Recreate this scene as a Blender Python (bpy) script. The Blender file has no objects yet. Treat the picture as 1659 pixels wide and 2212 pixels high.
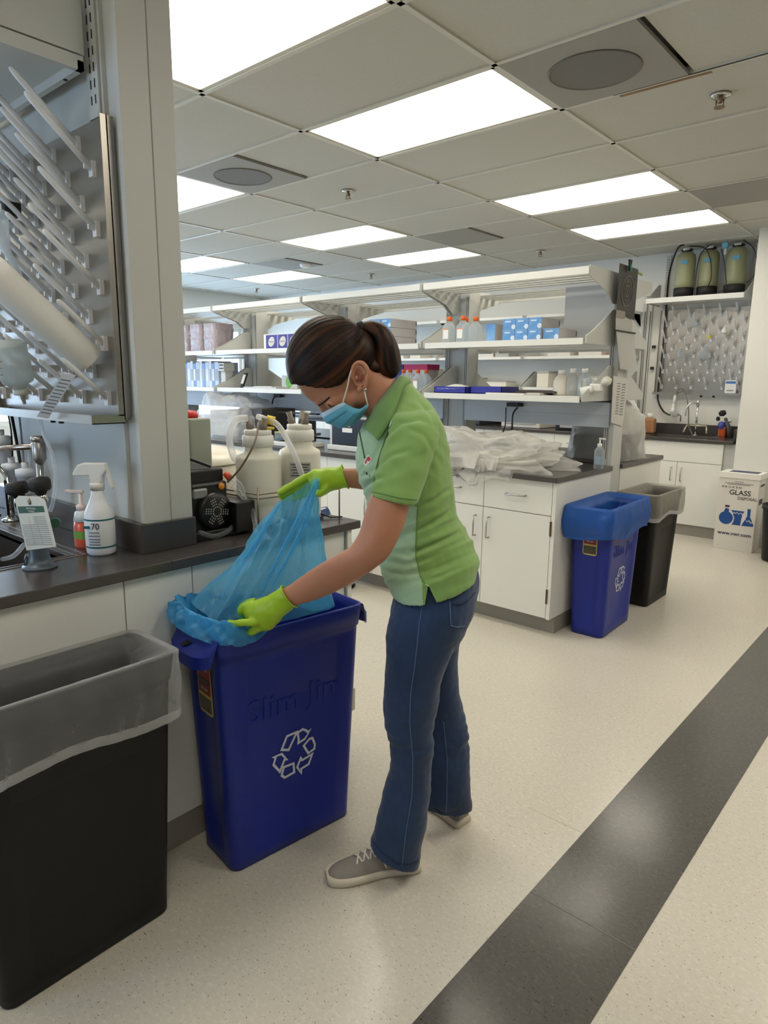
import bpy, math, random
from mathutils import Vector, Matrix, noise
import numpy as np
C = bpy.context.scene
PI = math.pi

# ---------------------------------------------------------------- camera
F = 1454.76; YAW = -0.716444; PITCH = -0.193238; ROLL = 0.01059; HC = 1.46
_cy, _sy = math.cos(YAW), math.sin(YAW)
W0 = Vector((_sy, _cy, 0)); R0 = Vector((_cy, -_sy, 0))
_w = Vector((_sy*math.cos(PITCH), _cy*math.cos(PITCH), math.sin(PITCH)))
_u0 = R0.cross(_w)
_r = R0*math.cos(ROLL) + _u0*math.sin(ROLL)
_u = _u0*math.cos(ROLL) - R0*math.sin(ROLL)
cam = bpy.data.cameras.new('camera'); camo = bpy.data.objects.new('camera', cam)
C.collection.objects.link(camo)
cam.sensor_fit = 'HORIZONTAL'; cam.sensor_width = 36; cam.lens = F/1659*36
cam.clip_start = .02; cam.clip_end = 200
camo.matrix_world = Matrix.Translation((0, 0, HC)) @ Matrix((_r, _u, -_w)).transposed().to_4x4()
C.camera = camo
# ---------------------------------------------------------------- world, exposure
C.view_settings.view_transform = 'Standard'; C.view_settings.look = 'None'
C.view_settings.gamma = 1; C.view_settings.use_curve_mapping = False
C.view_settings.exposure = 0.50
PANEL = 5.6                     # radiance of the ceiling lamps' diffusers
PANEL_COL = (1.0, .93, .80)
wd = bpy.data.worlds.new('daylight'); C.world = wd; wd.use_nodes = True
bg = wd.node_tree.nodes['Background']; bg.inputs[0].default_value = (.50, .71, 1.0, 1); bg.inputs[1].default_value = 7.0

def L(rgb):
    return tuple(((c/255)/12.92 if c/255 <= .04045 else ((c/255+.055)/1.055)**2.4) for c in rgb)

# ---------------------------------------------------------------- helpers
def ray(x, y): return _w + _r*((x-829.5)/F) + _u*((1106-y)/F)
def at(x, y, ax, v):
    d = ray(x, y); o = Vector((0, 0, HC)); return o + d*((v-o[ax])/d[ax])
def pt(x, y, t):                        # the point seen at (x, y) at horizontal depth t
    d = ray(x, y); return Vector((0, 0, HC)) + d*(t/d.dot(W0))
def pr(p):
    d = Vector(p)-Vector((0, 0, HC)); z = d.dot(_w); return (829.5+F*d.dot(_r)/z, 1106-F*d.dot(_u)/z)

MATS = {}
def mat(name, rgb, rough=.5, metal=0., n=None, bump=None, spec=.5, alpha=None, trans=0, emit=None, coat=0, sub=0, sheen=0, rgb2=None, aniso=None, ior=None):
    """n=(scale, amount[, stretch xyz]) mixes in a second tone; bump=(scale, strength, distance)"""
    if name in MATS: return MATS[name]
    m = bpy.data.materials.new(name); m.use_nodes = True; nt = m.node_tree; b = nt.nodes['Principled BSDF']
    c = L(rgb); b.inputs['Base Color'].default_value = (*c, 1)
    b.inputs['Roughness'].default_value = rough; b.inputs['Metallic'].default_value = metal
    b.inputs['Specular IOR Level'].default_value = spec
    if coat: b.inputs['Coat Weight'].default_value = coat; b.inputs['Coat Roughness'].default_value = .12
    if trans: b.inputs['Transmission Weight'].default_value = trans
    if ior: b.inputs['IOR'].default_value = ior
    if sub: b.inputs['Subsurface Weight'].default_value = sub; b.inputs['Subsurface Radius'].default_value = (.012, .005, .003)
    if sheen: b.inputs['Sheen Weight'].default_value = sheen
    if emit: b.inputs['Emission Color'].default_value = (*emit[0], 1); b.inputs['Emission Strength'].default_value = emit[1]
    tc = nt.nodes.new('ShaderNodeTexCoord')
    def noise_tex(scale, stretch=(1, 1, 1), detail=4):
        mp = nt.nodes.new('ShaderNodeMapping'); mp.inputs['Scale'].default_value = stretch
        nt.links.new(tc.outputs['Object'], mp.inputs[0])
        t = nt.nodes.new('ShaderNodeTexNoise'); t.inputs['Scale'].default_value = scale; t.inputs['Detail'].default_value = detail
        nt.links.new(mp.outputs[0], t.inputs[0]); return t
    if n is None: n = (7, .05)
    t = noise_tex(n[0], n[2] if len(n) > 2 else (1, 1, 1))
    mx = nt.nodes.new('ShaderNodeMix'); mx.data_type = 'RGBA'
    c2 = L(rgb2) if rgb2 else tuple(v*(1-n[1]) for v in c)
    if rgb2:
        rp = nt.nodes.new('ShaderNodeValToRGB'); rp.color_ramp.elements[0].position = .5-n[1]/2; rp.color_ramp.elements[1].position = .5+n[1]/2
        nt.links.new(t.outputs['Fac'], rp.inputs[0]); nt.links.new(rp.outputs[0], mx.inputs[0])
    else: nt.links.new(t.outputs['Fac'], mx.inputs[0])
    mx.inputs[6].default_value = (*c, 1); mx.inputs[7].default_value = (*c2, 1)
    nt.links.new(mx.outputs[2], b.inputs['Base Color'])
    if bump:
        t2 = noise_tex(bump[0], bump[3] if len(bump) > 3 else (1, 1, 1), 3); bp = nt.nodes.new('ShaderNodeBump')
        bp.inputs['Strength'].default_value = bump[1]; bp.inputs['Distance'].default_value = bump[2]
        nt.links.new(t2.outputs['Fac'], bp.inputs['Height']); nt.links.new(bp.outputs[0], b.inputs['Normal'])
    if alpha is not None:               # thin plastic film: part of the light passes straight through
        tr = nt.nodes.new('ShaderNodeBsdfTransparent'); tr.inputs[0].default_value = (*alpha[1], 1) if len(alpha) > 1 else (1, 1, 1, 1)
        tl = nt.nodes.new('ShaderNodeBsdfTranslucent'); tl.inputs[0].default_value = (*c, 1)
        a1 = nt.nodes.new('ShaderNodeMixShader'); a1.inputs[0].default_value = .45
        a2 = nt.nodes.new('ShaderNodeMixShader'); a2.inputs[0].default_value = alpha[0]
        nt.links.new(b.outputs[0], a1.inputs[1]); nt.links.new(tl.outputs[0], a1.inputs[2])
        nt.links.new(tr.outputs[0], a2.inputs[1]); nt.links.new(a1.outputs[0], a2.inputs[2])
        fr = nt.nodes.new('ShaderNodeLayerWeight'); fr.inputs[0].default_value = .35
        ma = nt.nodes.new('ShaderNodeMath'); ma.operation = 'MULTIPLY_ADD'; ma.use_clamp = True
        ma.inputs[1].default_value = .5; ma.inputs[2].default_value = alpha[0]
        nt.links.new(fr.outputs['Facing'], ma.inputs[0]); nt.links.new(ma.outputs[0], a2.inputs[0])
        nt.links.new(a2.outputs[0], nt.nodes['Material Output'].inputs[0])
    MATS[name] = m; return m

ORG = {}
def tag(o, label=None, cat=None, group=None, kind=None):
    if label: o['label'] = label
    if cat: o['category'] = cat
    if group: o['group'] = group
    if kind: o['kind'] = kind
    return o
def thing(name, label, cat, loc=(0, 0, 0), group=None, kind=None):
    o = bpy.data.objects.new(name, None); C.collection.objects.link(o); o.location = loc
    o.empty_display_size = .1; ORG[o.name] = Vector(loc); return tag(o, label, cat, group, kind)
def org(o): return ORG.get(o.name, Vector((0, 0, 0)))

class MB:
    def __init__(s): s.v = []; s.f = []; s.m = []; s.sm = []
    def add(s, vs, fs, mi=0, smooth=False):
        b = len(s.v); s.v += [tuple(v) for v in vs]
        for f in fs: s.f.append([b+i for i in f]); s.m.append(mi); s.sm.append(smooth)
        return s
    def box(s, x0, y0, z0, x1, y1, z1, mi=0):
        x0, x1 = sorted((x0, x1)); y0, y1 = sorted((y0, y1)); z0, z1 = sorted((z0, z1))
        v = [(x, y, z) for z in (z0, z1) for y in (y0, y1) for x in (x0, x1)]
        return s.add(v, [(0, 2, 3, 1), (4, 5, 7, 6), (0, 1, 5, 4), (2, 6, 7, 3), (0, 4, 6, 2), (1, 3, 7, 5)], mi)
    def obox(s, c, ax, sz, mi=0):            # centre, three axes, three sizes
        a = [Vector(q).normalized()*(d/2) for q, d in zip(ax, sz)]; c = Vector(c)
        v = [c+a[0]*i+a[1]*j+a[2]*k for k in (-1, 1) for j in (-1, 1) for i in (-1, 1)]
        return s.add(v, [(0, 2, 3, 1), (4, 5, 7, 6), (0, 1, 5, 4), (2, 6, 7, 3), (0, 4, 6, 2), (1, 3, 7, 5)], mi)
    def beam(s, a, b, w, h, mi=0, up=(0, 0, 1)):
        a = Vector(a); b = Vector(b); d = b-a; x = d.cross(Vector(up)); 
        if x.length < 1e-6: x = d.cross(Vector((1, 0, 0)))
        return s.obox((a+b)/2, (d, x, d.cross(x)), (d.length, w, h), mi)
    def rings(s, rs, cap=(True, True), mi=0, smooth=True, close=True):
        n = len(rs[0]); b = len(s.v)
        for r in rs: s.v += [tuple(p) for p in r]
        m = n if close else n-1
        for i in range(len(rs)-1):
            for j in range(m):
                k = (j+1) % n
                s.f.append([b+i*n+j, b+i*n+k, b+(i+1)*n+k, b+(i+1)*n+j]); s.m.append(mi); s.sm.append(smooth)
        if cap[0]: s.f.append([b+j for j in range(n)][::-1]); s.m.append(mi); s.sm.append(False)
        if cap[1]: s.f.append([b+(len(rs)-1)*n+j for j in range(n)]); s.m.append(mi); s.sm.append(False)
        return s
    def tube(s, ps, r, n=10, mi=0, cap=True, flat=1.0):
        ps = [Vector(p) for p in ps]; rr = r if isinstance(r, (list, tuple)) else [r]*len(ps)
        t0 = (ps[1]-ps[0]).normalized(); a = t0.orthogonal().normalized(); rs = []
        for i, p in enumerate(ps):
            t = (ps[min(i+1, len(ps)-1)]-ps[max(i-1, 0)]).normalized()
            a = (a - t*a.dot(t)).normalized(); b = t.cross(a)
            rs.append([p + (a*math.cos(q)+b*math.sin(q)*flat)*rr[i] for q in [2*PI*k/n for k in range(n)]])
        return s.rings(rs, (cap, cap), mi)
    def lathe(s, prof, c=(0, 0, 0), n=24, axis=(0, 0, 1), mi=0, cap=True, sx=1, sy=1, rib=None):
        c = Vector(c); z = Vector(axis).normalized(); x = z.orthogonal().normalized()
        if abs(z.z) > .999: x = Vector((1, 0, 0))
        y = z.cross(x); rs = []
        for r, h in prof:
            rs.append([c+z*h+(x*math.cos(2*PI*k/n)*sx+y*math.sin(2*PI*k/n)*sy)*max(r, 1e-4)*(1 if not rib or r < rib[0] or k % 2 else rib[1]) for k in range(n)])
        return s.rings(rs, (cap, cap), mi)
    def prism(s, poly, fn, t, mi=0):         # poly of (a, b); fn(a, b, c) -> point; thickness t along c
        n = len(poly); v = [fn(a, b, 0) for a, b in poly]+[fn(a, b, t) for a, b in poly]
        return s.add(v, [list(range(n))[::-1], [n+i for i in range(n)]]+[[i, (i+1) % n, n+(i+1) % n, n+i] for i in range(n)], mi)
    def grid(s, fn, nu, nv, mi=0, smooth=True, closeu=False):
        b = len(s.v)
        for j in range(nv+1):
            for i in range(nu+(0 if closeu else 1)): s.v.append(tuple(fn(i/nu, j/nv)))
        w = nu if closeu else nu+1
        for j in range(nv):
            for i in range(nu):
                k = (i+1) % w
                s.f.append([b+j*w+i, b+j*w+k, b+(j+1)*w+k, b+(j+1)*w+i]); s.m.append(mi); s.sm.append(smooth)
        return s
    def mesh(s, name, mats, o):
        me = bpy.data.meshes.new(name); me.from_pydata([(x-o[0], y-o[1], z-o[2]) for x, y, z in s.v], [], s.f)
        for m in (mats if isinstance(mats, (list, tuple)) else [mats]): me.materials.append(m)
        me.polygons.foreach_set('material_index', s.m); me.polygons.foreach_set('use_smooth', s.sm); me.update(); return me
    def build(s, name, mats, parent=None, bev=0, loc=None, **tg):
        o_ = org(parent) if parent else Vector(loc or (0, 0, 0))
        ob = bpy.data.objects.new(name, s.mesh(name, mats, o_)); C.collection.objects.link(ob)
        if parent: ob.parent = parent
        elif loc: ob.location = loc
        ORG[ob.name] = o_
        if bev:
            b = ob.modifiers.new('edge', 'BEVEL'); b.width = bev; b.segments = 2; b.limit_method = 'ANGLE'; b.angle_limit = .7
        return tag(ob, **tg)
def bx(name, m, parent, *a, bev=0, **k): return MB().box(*a).build(name, m, parent, bev, **k)
def children(o): return [c for c in bpy.data.objects if c.parent == o]
def copy_tree(o, parent=None, loc=None, _kids=None):
    kids = _kids if _kids is not None else {}
    if _kids is None:
        for q in bpy.data.objects:
            if q.parent: kids.setdefault(q.parent.name, []).append(q)
    c = o.copy(); C.collection.objects.link(c)
    if parent: c.parent = parent
    if loc is not None: c.location = loc
    for ch in kids.get(o.name, []): copy_tree(ch, c, None, kids)
    return c
def text(s, size, m, parent, origin, xa, ya, name='lettering', ext=.0006, align='CENTER', squash=1.0, bold=0, space=1.0, **tg):
    """writing laid on a surface: origin, reading direction xa, up direction ya"""
    cu = bpy.data.curves.new('t', 'FONT'); cu.body = s; cu.size = size; cu.align_x = align; cu.align_y = 'CENTER'; cu.extrude = ext; cu.offset = bold
    cu.space_character = space; cu.resolution_u = 3
    t = bpy.data.objects.new('t', cu); me = bpy.data.meshes.new_from_object(t)
    bpy.data.objects.remove(t)
    x = Vector(xa).normalized(); y = Vector(ya).normalized(); z = x.cross(y); o = Vector(origin)-org(parent)
    me.transform(Matrix((x*squash, y, z)).transposed().to_4x4()); me.transform(Matrix.Translation(o))
    me.materials.clear(); me.materials.append(m)
    ob = bpy.data.objects.new(name, me); C.collection.objects.link(ob); ob.parent = parent; ORG[ob.name] = org(parent)
    me.name = name; return tag(ob, **tg)
def smoothstep(a, b, x):
    t = min(1, max(0, (x-a)/(b-a))); return t*t*(3-2*t)
def spline(ps, n=8):
    ps = [Vector(p) for p in ps]; q = [ps[0]]+ps+[ps[-1]]; out = []
    for i in range(1, len(q)-2):
        for k in range(n):
            t = k/n; a, b, c, d = q[i-1], q[i], q[i+1], q[i+2]
            out.append(.5*((2*b)+(c-a)*t+(2*a-5*b+4*c-d)*t*t+(-a+3*b-3*c+d)*t**3))
    return out+[ps[-1]]
def cord(pts, r, m, name='cord', parent=None, n=6, **k): return MB().tube(spline(pts), r, n).build(name, m, parent, **k)
X, Y, Z = Vector((1, 0, 0)), Vector((0, 1, 0)), Vector((0, 0, 1))

# ---------------------------------------------------------------- materials
wallm = mat('wall_paint', (226, 225, 218), .75, n=(3, .03), bump=(120, .06, .002))
tilem = mat('ceiling_tile_face', (196, 193, 182), .95, n=(60, .10), bump=(260, .25, .002))
gridm = mat('ceiling_grid_metal', (206, 203, 192), .5)
white = mat('white_laminate', (228, 227, 219), .38, n=(2, .03))
shelfw = mat('white_enamel', (224, 224, 218), .35, n=(3, .03))
greyw = mat('grey_white_metal', (196, 197, 192), .42, n=(3, .04))
epoxy = mat('dark_epoxy', (70, 66, 65), .22, n=(40, .15), spec=.55)
basem = mat('grey_rubber_base', (148, 143, 134), .55, n=(9, .06))
steel = mat('brushed_steel', (176, 170, 161), .32, 1., n=(6, .10, (1, 1, 30)), bump=(3, .12, .004, (1, 1, 1)))
chrome = mat('chrome', (205, 203, 200), .12, 1.)
handm = mat('satin_nickel', (176, 174, 170), .35, .9)
black = mat('black_plastic', (14, 14, 15), .35, n=(30, .2))
blackm = mat('black_matte', (20, 19, 19), .6, n=(60, .2))
paper = mat('paper', (232, 231, 228), .8)
ink = mat('ink', (35, 35, 40), .7)
duct = mat('grey_duct_enamel', (204, 208, 212), .4, n=(3, .04))
wplast = mat('white_plastic', (232, 231, 226), .4, sub=.0)
hdpe = mat('cloudy_polyethylene', (222, 219, 206), .38, n=(5, .05), spec=.4)
rubber = mat('black_rubber', (16, 16, 17), .5)

# ---------------------------------------------------------------- the setting
ZC = 2.77; XL0 = -1.73; DX = 1.213; YL0 = 2.665; DY = .6165
XW, XE, YS, YN = -9.2, 4.2, -3.5, 7.42
def floor_mat(name, base, fleck, light, rgh=.24):
    m = bpy.data.materials.new(name); m.use_nodes = True; nt = m.node_tree; b = nt.nodes['Principled BSDF']
    tc = nt.nodes.new('ShaderNodeTexCoord')
    def layer(scale, stretch, rot, lo, hi, prev, col, use_alt=False):
        mp = nt.nodes.new('ShaderNodeMapping'); mp.inputs['Scale'].default_value = stretch; mp.inputs['Rotation'].default_value = (0, 0, rot)
        nt.links.new(tc.outputs['Object'], mp.inputs[0])
        t = nt.nodes.new('ShaderNodeTexNoise'); t.inputs['Scale'].default_value = scale; t.inputs['Detail'].default_value = 2; t.inputs['Roughness'].default_value = .6
        nt.links.new(mp.outputs[0], t.inputs[0])
        rp = nt.nodes.new('ShaderNodeValToRGB'); rp.color_ramp.elements[0].position = lo; rp.color_ramp.elements[1].position = hi
        nt.links.new(t.outputs['Fac'], rp.inputs[0])
        mx = nt.nodes.new('ShaderNodeMix'); mx.data_type = 'RGBA'; nt.links.new(rp.outputs[0], mx.inputs[0])
        if isinstance(prev, tuple): mx.inputs[6].default_value = (*prev, 1)
        else: nt.links.new(prev, mx.inputs[6])
        mx.inputs[7].default_value = (*col, 1); return mx.outputs[2]
    o = layer(1.3, (1, 1, 1), 0, .3, .7, L(base), tuple(v*.95 for v in L(base)))
    o = layer(60, (1, 1.5, 1), .5, .50, .75, o, L(light))
    o = layer(75, (1, 2.6, 1), .4, .655, .70, o, L(fleck))
    o = layer(95, (2.2, 1, 1), 1.1, .67, .72, o, tuple(v*.8 for v in L(fleck)))
    nt.links.new(o, b.inputs['Base Color'])
    b.inputs['Roughness'].default_value = rgh; b.inputs['Specular IOR Level'].default_value = .45
    t = nt.nodes.new('ShaderNodeTexNoise'); t.inputs['Scale'].default_value = 9; t.inputs['Detail'].default_value = 3; nt.links.new(tc.outputs['Object'], t.inputs[0])
    bp = nt.nodes.new('ShaderNodeBump'); bp.inputs['Strength'].default_value = .12; bp.inputs['Distance'].default_value = .004
    nt.links.new(t.outputs['Fac'], bp.inputs['Height']); nt.links.new(bp.outputs[0], b.inputs['Normal'])
    return m
beige = floor_mat('beige_fleck_vinyl', (202, 196, 182), (140, 131, 116), (212, 206, 192))
dark = floor_mat('charcoal_fleck_vinyl', (86, 84, 80), (50, 47, 45), (98, 95, 89), .19)
fl = bx('floor', beige, None, XW-.2, YS-.2, -.06, XE+.2, YN+.2, 0, label='beige flecked sheet vinyl floor', kind='structure')
bx('stripe', dark, fl, -.796, YS, -.004, -.487, YN-.72, .0012, label='charcoal stripe of vinyl let into the beige floor')
seam = mat('seam_weld', (190, 184, 170), .3)
for yy in (1.93,): bx('seam', seam, fl, -1.0, yy, 0, -.80, yy+.004, .0006); bx('seam', mat('seam_dark', (104, 100, 94), .3), fl, -.796, yy-.35, .001, -.487, yy-.346, .0018)

wl = MB()
wl.box(XW-.2, YS, 0, XW, YN, .85).box(XW-.2, YS, 2.25, XW, YN, ZC+.1)
wins = [(-1.5, .3), (.5, 3.4), (3.7, 7.0)]
for a, b in ((YS, -1.5), (.3, .5), (3.4, 3.7), (7.0, YN)): wl.box(XW-.2, a, .85, XW, b, 2.25)
wl.build('wall_left', wallm, None, kind='structure', label='far left wall with a row of daylit windows')
glassm = mat('window_glass', (235, 245, 248), .02, alpha=(.04,))
for i, (a, b) in enumerate(wins):
    w = thing('window_%d' % (i+1), ['daylit window nearest the camera side', 'daylit window in the middle of the far left wall', 'daylit window at the back end of the far left wall'][i], None, (XW, a, .85), kind='structure')
    f = MB(); n = 3
    f.box(XW-.12, a, .85, XW-.04, b, .90).box(XW-.12, a, 2.2, XW-.04, b, 2.25)
    for k in range(n+1):
        q = a+(b-a-.05)*k/n; f.box(XW-.12, q, .9, XW-.04, q+.05, 2.2)
    f.build('window_frame', shelfw, w)
    for k in range(n):
        q = a+(b-a-.05)*k/n; bx('pane', glassm, w, XW-.085, q+.05, .9, XW-.079, a+(b-a-.05)*(k+1)/n, 2.2)
bx('wall_back', wallm, None, XW-.2, YN, 0, -1.62, YN+.2, ZC+.1, kind='structure', label='white back wall behind the rear sink bench')
bx('wall_back_right', wallm, None, -1.62, 6.72, 0, XE, YN+.2, ZC+.1, kind='structure', label='white wall jutting out right of the rear sink')
bx('wall_right', wallm, None, XE, YS, 0, XE+.2, 6.72, ZC+.1, kind='structure', label='white wall off to the right')
wf_ = MB().box(XW-.2, YS-.2, 0, -4.2, YS, ZC+.1).box(-2.4, YS-.2, 0, XE+.2, YS, ZC+.1).box(-4.2, YS-.2, 0, -2.4, YS, .85).box(-4.2, YS-.2, 2.25, -2.4, YS, ZC+.1)
wf_.build('wall_front', wallm, None, kind='structure', label='white wall behind the camera with one window')
w = thing('window_4', 'daylit window in the wall behind the camera, lighting the sink wall', None, (-3.3, YS, .85), kind='structure')
f = MB().box(-4.2, YS-.12, .85, -2.4, YS-.04, .9).box(-4.2, YS-.12, 2.2, -2.4, YS-.04, 2.25)
for q in (-4.2, -3.325, -2.45): f.box(q, YS-.12, .9, q+.05, YS-.04, 2.2)
f.build('window_frame', shelfw, w)
for q in (-4.15, -3.275): bx('pane', glassm, w, q, YS-.085, .9, q+.825, YS-.079, 2.2)
bx('baseboard_right', basem, None, -1.30, 6.708, 0, XE, 6.72, .1, kind='structure', label='grey rubber base of the right hand wall')

ce = bx('ceiling', wallm, None, XW-.2, YS-.2, ZC+.10, XE+.2, YN+.2, ZC+.2, kind='structure', label='suspended ceiling of beige lay-in tiles with lit panels')
xs = [XL0-DX*k for k in range(-4, 7)]; xs = sorted([max(XW, min(XE, x)) for x in xs]+[XW]); ys = [YL0+DY*k for k in range(-10, 8)]+[YN]
xs.append(XE) if xs[-1] < XE else None
g = 0.012
for x in xs[1:-1]: bx('grid_bar', gridm, ce, x-g, YS, ZC-.004, x+g, YN, ZC+.03)
for y in ys[1:-1]:
    for a, b in zip(xs, xs[1:]):
        pass
    bx('grid_bar', gridm, ce, XW, y-g, ZC-.004, XE, y+g, ZC+.03)
def col(x): return round((XL0-x)/DX-1e-6)          # 0 = column left of XL0
lampcols = {0, 2, 4, -2}; lamprows = {-2, 0, 3, 5, -5}
vents = {(-1, 0): 0, (1, 0): 0, (1, 4): 0, (-1, 4): 0, (3, 4): 0}
emis = mat('lamp_diffuser', (255, 250, 240), .5, emit=(PANEL_COL, PANEL))
perf = mat('perforated_vent', (168, 165, 156), .6, n=(420, .35), spec=.3)
lampn = 0; tmesh = {}
stain = mat('water_stain', (150, 120, 84), .9, n=(14, .3))
dk = mat('vent_dark', (128, 125, 120), .7, n=(380, .4))
lampw = []
for a, b in zip(xs, xs[1:]):
    if b-a < .05: continue
    j = round((XL0-b)/DX)
    for k in range(-10, 8):
        y0 = YL0+DY*k; y1 = min(y0+DY, YN)
        if y1-y0 < .05: continue
        if j in lampcols and k in lamprows and b-a > 1.1: lampw.append((a, b, y0, y1, j, k)); continue
        segs = [(a, b)]
        if (j, k) in vents: segs = [(a+(b-a)/2, b)]
        for p, q in segs:
            key = (round(q-p, 3), round(y1-y0, 3))
            if key not in tmesh:
                w_, h_ = (q-p)-2*g, (y1-y0)-2*g
                tmesh[key] = MB().box(0, 0, 0, w_, h_, .015).mesh('ceiling_tile', tilem, (0, 0, 0))
            o = bpy.data.objects.new('ceiling_tile', tmesh[key]); C.collection.objects.link(o); o.parent = ce
            o.location = (p+g, y0+g, ZC+.004)
names = {(0, -2): 'lit ceiling panel cut by the top edge, nearest the camera', (0, 0): 'lit ceiling panel straight above the person, largest seen whole', (0, 3): 'lit ceiling panel at upper right, nearer of the right pair', (0, 5): 'lit ceiling panel at right just before the gas tanks, farther of the right pair', (2, 0): 'lit ceiling panel cut off by the column, upper of the two', (2, 3): 'lit ceiling panel in the middle distance, left of a square vent', (2, 5): 'lit ceiling panel above the far shelves, right of centre', (4, 3): 'lit ceiling panel at left, cut off by the column, lower of the two', (4, 5): 'smallest lit ceiling panel, far left above the shelves'}
for a, b, y0, y1, j, k in lampw:
    t = thing('ceiling_light', names.get((j, k), 'lit ceiling panel outside the picture'), 'ceiling light', ((a+b)/2, (y0+y1)/2, ZC), 'lit ceiling panels')
    e = .022
    MB().box(a+g, y0+g, ZC, b-g, y0+g+e, ZC+.05).box(a+g, y1-g-e, ZC, b-g, y1-g, ZC+.05).box(a+g, y0+g, ZC, a+g+e, y1-g, ZC+.05).box(b-g-e, y0+g, ZC, b-g, y1-g, ZC+.05).box(a+g, y0+g, ZC+.05, b-g, y1-g, ZC+.09).build('housing', gridm, t)
    bx('diffuser', emis, t, a+g+e, y0+g+e, ZC+.006, b-g-e, y1-g-e, ZC+.012)
vl = {(-1, 0): 'large perforated square ceiling vent with round collar, top right', (1, 0): 'perforated ceiling vent cut off by the column', (1, 4): 'small perforated ceiling vent in the middle of the ceiling', (-1, 4): 'perforated ceiling vent at the right edge of the picture', (3, 4): 'thin perforated ceiling vent between the two farthest left lamps'}
for (j, k) in vents:
    b = XL0-DX*j; a = b-DX; y0 = YL0+DY*k; y1 = y0+DY; m_ = (a+b)/2
    t = thing('ceiling_vent', vl[(j, k)], 'vent', ((a+m_)/2, (y0+y1)/2, ZC), 'perforated ceiling vents')
    bx('grille', perf, t, a+g, y0+g, ZC-.006, m_-.01, y1-g, ZC+.01)
    c = ((a+m_)/2, (y0+y1)/2)
    if k: continue
    MB().lathe([(.185, -.0075), (.190, -.012), (.196, -.0075)], (c[0], c[1], ZC), 40, sy=.95).lathe([(.001, -.0078), (.185, -.0078)], (c[0], c[1], ZC), 40, cap=False).build('collar', dk, t)
for (x, y), l in {(-1.093, 3.593): 'sprinkler head at upper right beside the large vent', (-3.559, 3.664): 'sprinkler head above the person', (-3.582, 6.5): 'sprinkler head above the right end of the far shelves', (-6.005, 6.6): 'small sprinkler head far left of centre', (-8.3, 6.6): 'farthest sprinkler head, low at left'}.items():
    t = thing('sprinkler', l, 'sprinkler', (x, y, ZC), 'ceiling sprinklers')
    MB().lathe([(.045, 0), (.042, -.008), (.018, -.01)], (x, y, ZC), 20).build('escutcheon', chrome, t)
    MB().lathe([(.012, -.01), (.010, -.035), (.004, -.036)], (x, y, ZC), 10).lathe([(.024, -.052), (.024, -.055)], (x, y, ZC), 12).box(x-.018, y-.003, ZC-.053, x-.014, y+.003, ZC-.02).box(x+.014, y-.003, ZC-.053, x+.018, y+.003, ZC-.02).box(x-.018, y-.003, ZC-.03, x+.018, y+.003, ZC-.022).build('nozzle', mat('brass', (150, 130, 100), .35, .8), t)
t = thing('smoke_detector', 'round white smoke detector on the far ceiling', 'smoke detector', (-6.08, 5.56, ZC))
MB().lathe([(.07, 0), (.07, -.02), (.05, -.04), (.01, -.042)], (-6.08, 5.56, ZC), 24).build('housing', wplast, t)
bx('water_stain', stain, ce, -1.45, YL0+DY+.012, ZC-.0052, -1.05, YL0+DY+.034, ZC-.0042)
bx('shadow_gap', black, ce, -1.47, YL0+DY-.013, ZC-.006, -.55, YL0+DY-.004, ZC-.0041)
# ================================================================ NEAR ISLAND
def xon(px, py, y): return at(px, py, 1, y).x
CT = .94; CB = .91
def cab_end(name_label, y0, y1, x, z0=.1, z1=CB): pass
ib = thing('island_cabinet', 'white laminate base of the near island with seamed end panels', 'cabinet', (-2.6, 1.0, 0))
for a, b in ((.28, .880), (.884, 1.098), (1.102, 1.755)): bx('end_panel', white, ib, -1.745, a, .105, -1.725, b, CB)
MB().box(-3.6, .29, .105, -1.747, 1.76, .64).box(-1.96, .29, .64, -1.747, 1.76, CB).box(-3.6, .88, .64, -1.96, 1.76, CB).build('carcass', white, ib)
bx('end_panel', white, ib, -1.737, 1.76, .105, -1.712, 1.782, CB)
bx('toe_base', basem, ib, -3.6, .30, 0, -1.729, 1.74, .103)
for zz in (.18, .70): bx('hinge', handm, ib, -1.712, 1.755, zz, -1.70, 1.79, zz+.09)
for a, b in ((-2.17, -1.74), (-2.62, -2.18), (-3.08, -2.63)): bx('door', white, ib, a, 1.762, .11, b, 1.782, .74); bx('drawer', white, ib, a, 1.762, .75, b, 1.782, .90)
# worktop with a sink cut out of it
SX0, SX1, SY0, SY1 = -2.62, -1.985, .40, .845
wt = thing('worktop', 'dark grey epoxy worktop with moulded sink on the near island', 'worktop', (-2.6, 1.0, CB))
t = MB()
t.box(SX1, .26, CB, -1.70, 1.02, CT).box(-3.6, .26, CB, SX0, 1.02, CT).box(SX0, .26, CB, SX1, SY0, CT).box(SX0, SY1, CB, SX1, 1.02, CT)
t.box(-3.6, 1.02, CB, -1.70, 1.82, CT)
t.build('slab', epoxy, wt, bev=.003)
s = MB(); s.box(SX0-.01, SY0-.01, .66, SX1+.01, SY1+.01, .665)
for q in ((SX0-.012, SY0-.012, .66, SX0, SY1+.012, CB+.012), (SX1, SY0-.012, .66, SX1+.012, SY1+.012, CB+.012), (SX0, SY0-.012, .66, SX1, SY0, CB+.012), (SX0, SY1, .66, SX1, SY1+.012, CB+.012)): s.box(*q)
sk = thing('sink', 'dark epoxy sink basin let into the near worktop', 'sink', (-2.3, .62, .66)); s.build('basin', epoxy, sk)
r = MB()
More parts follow.
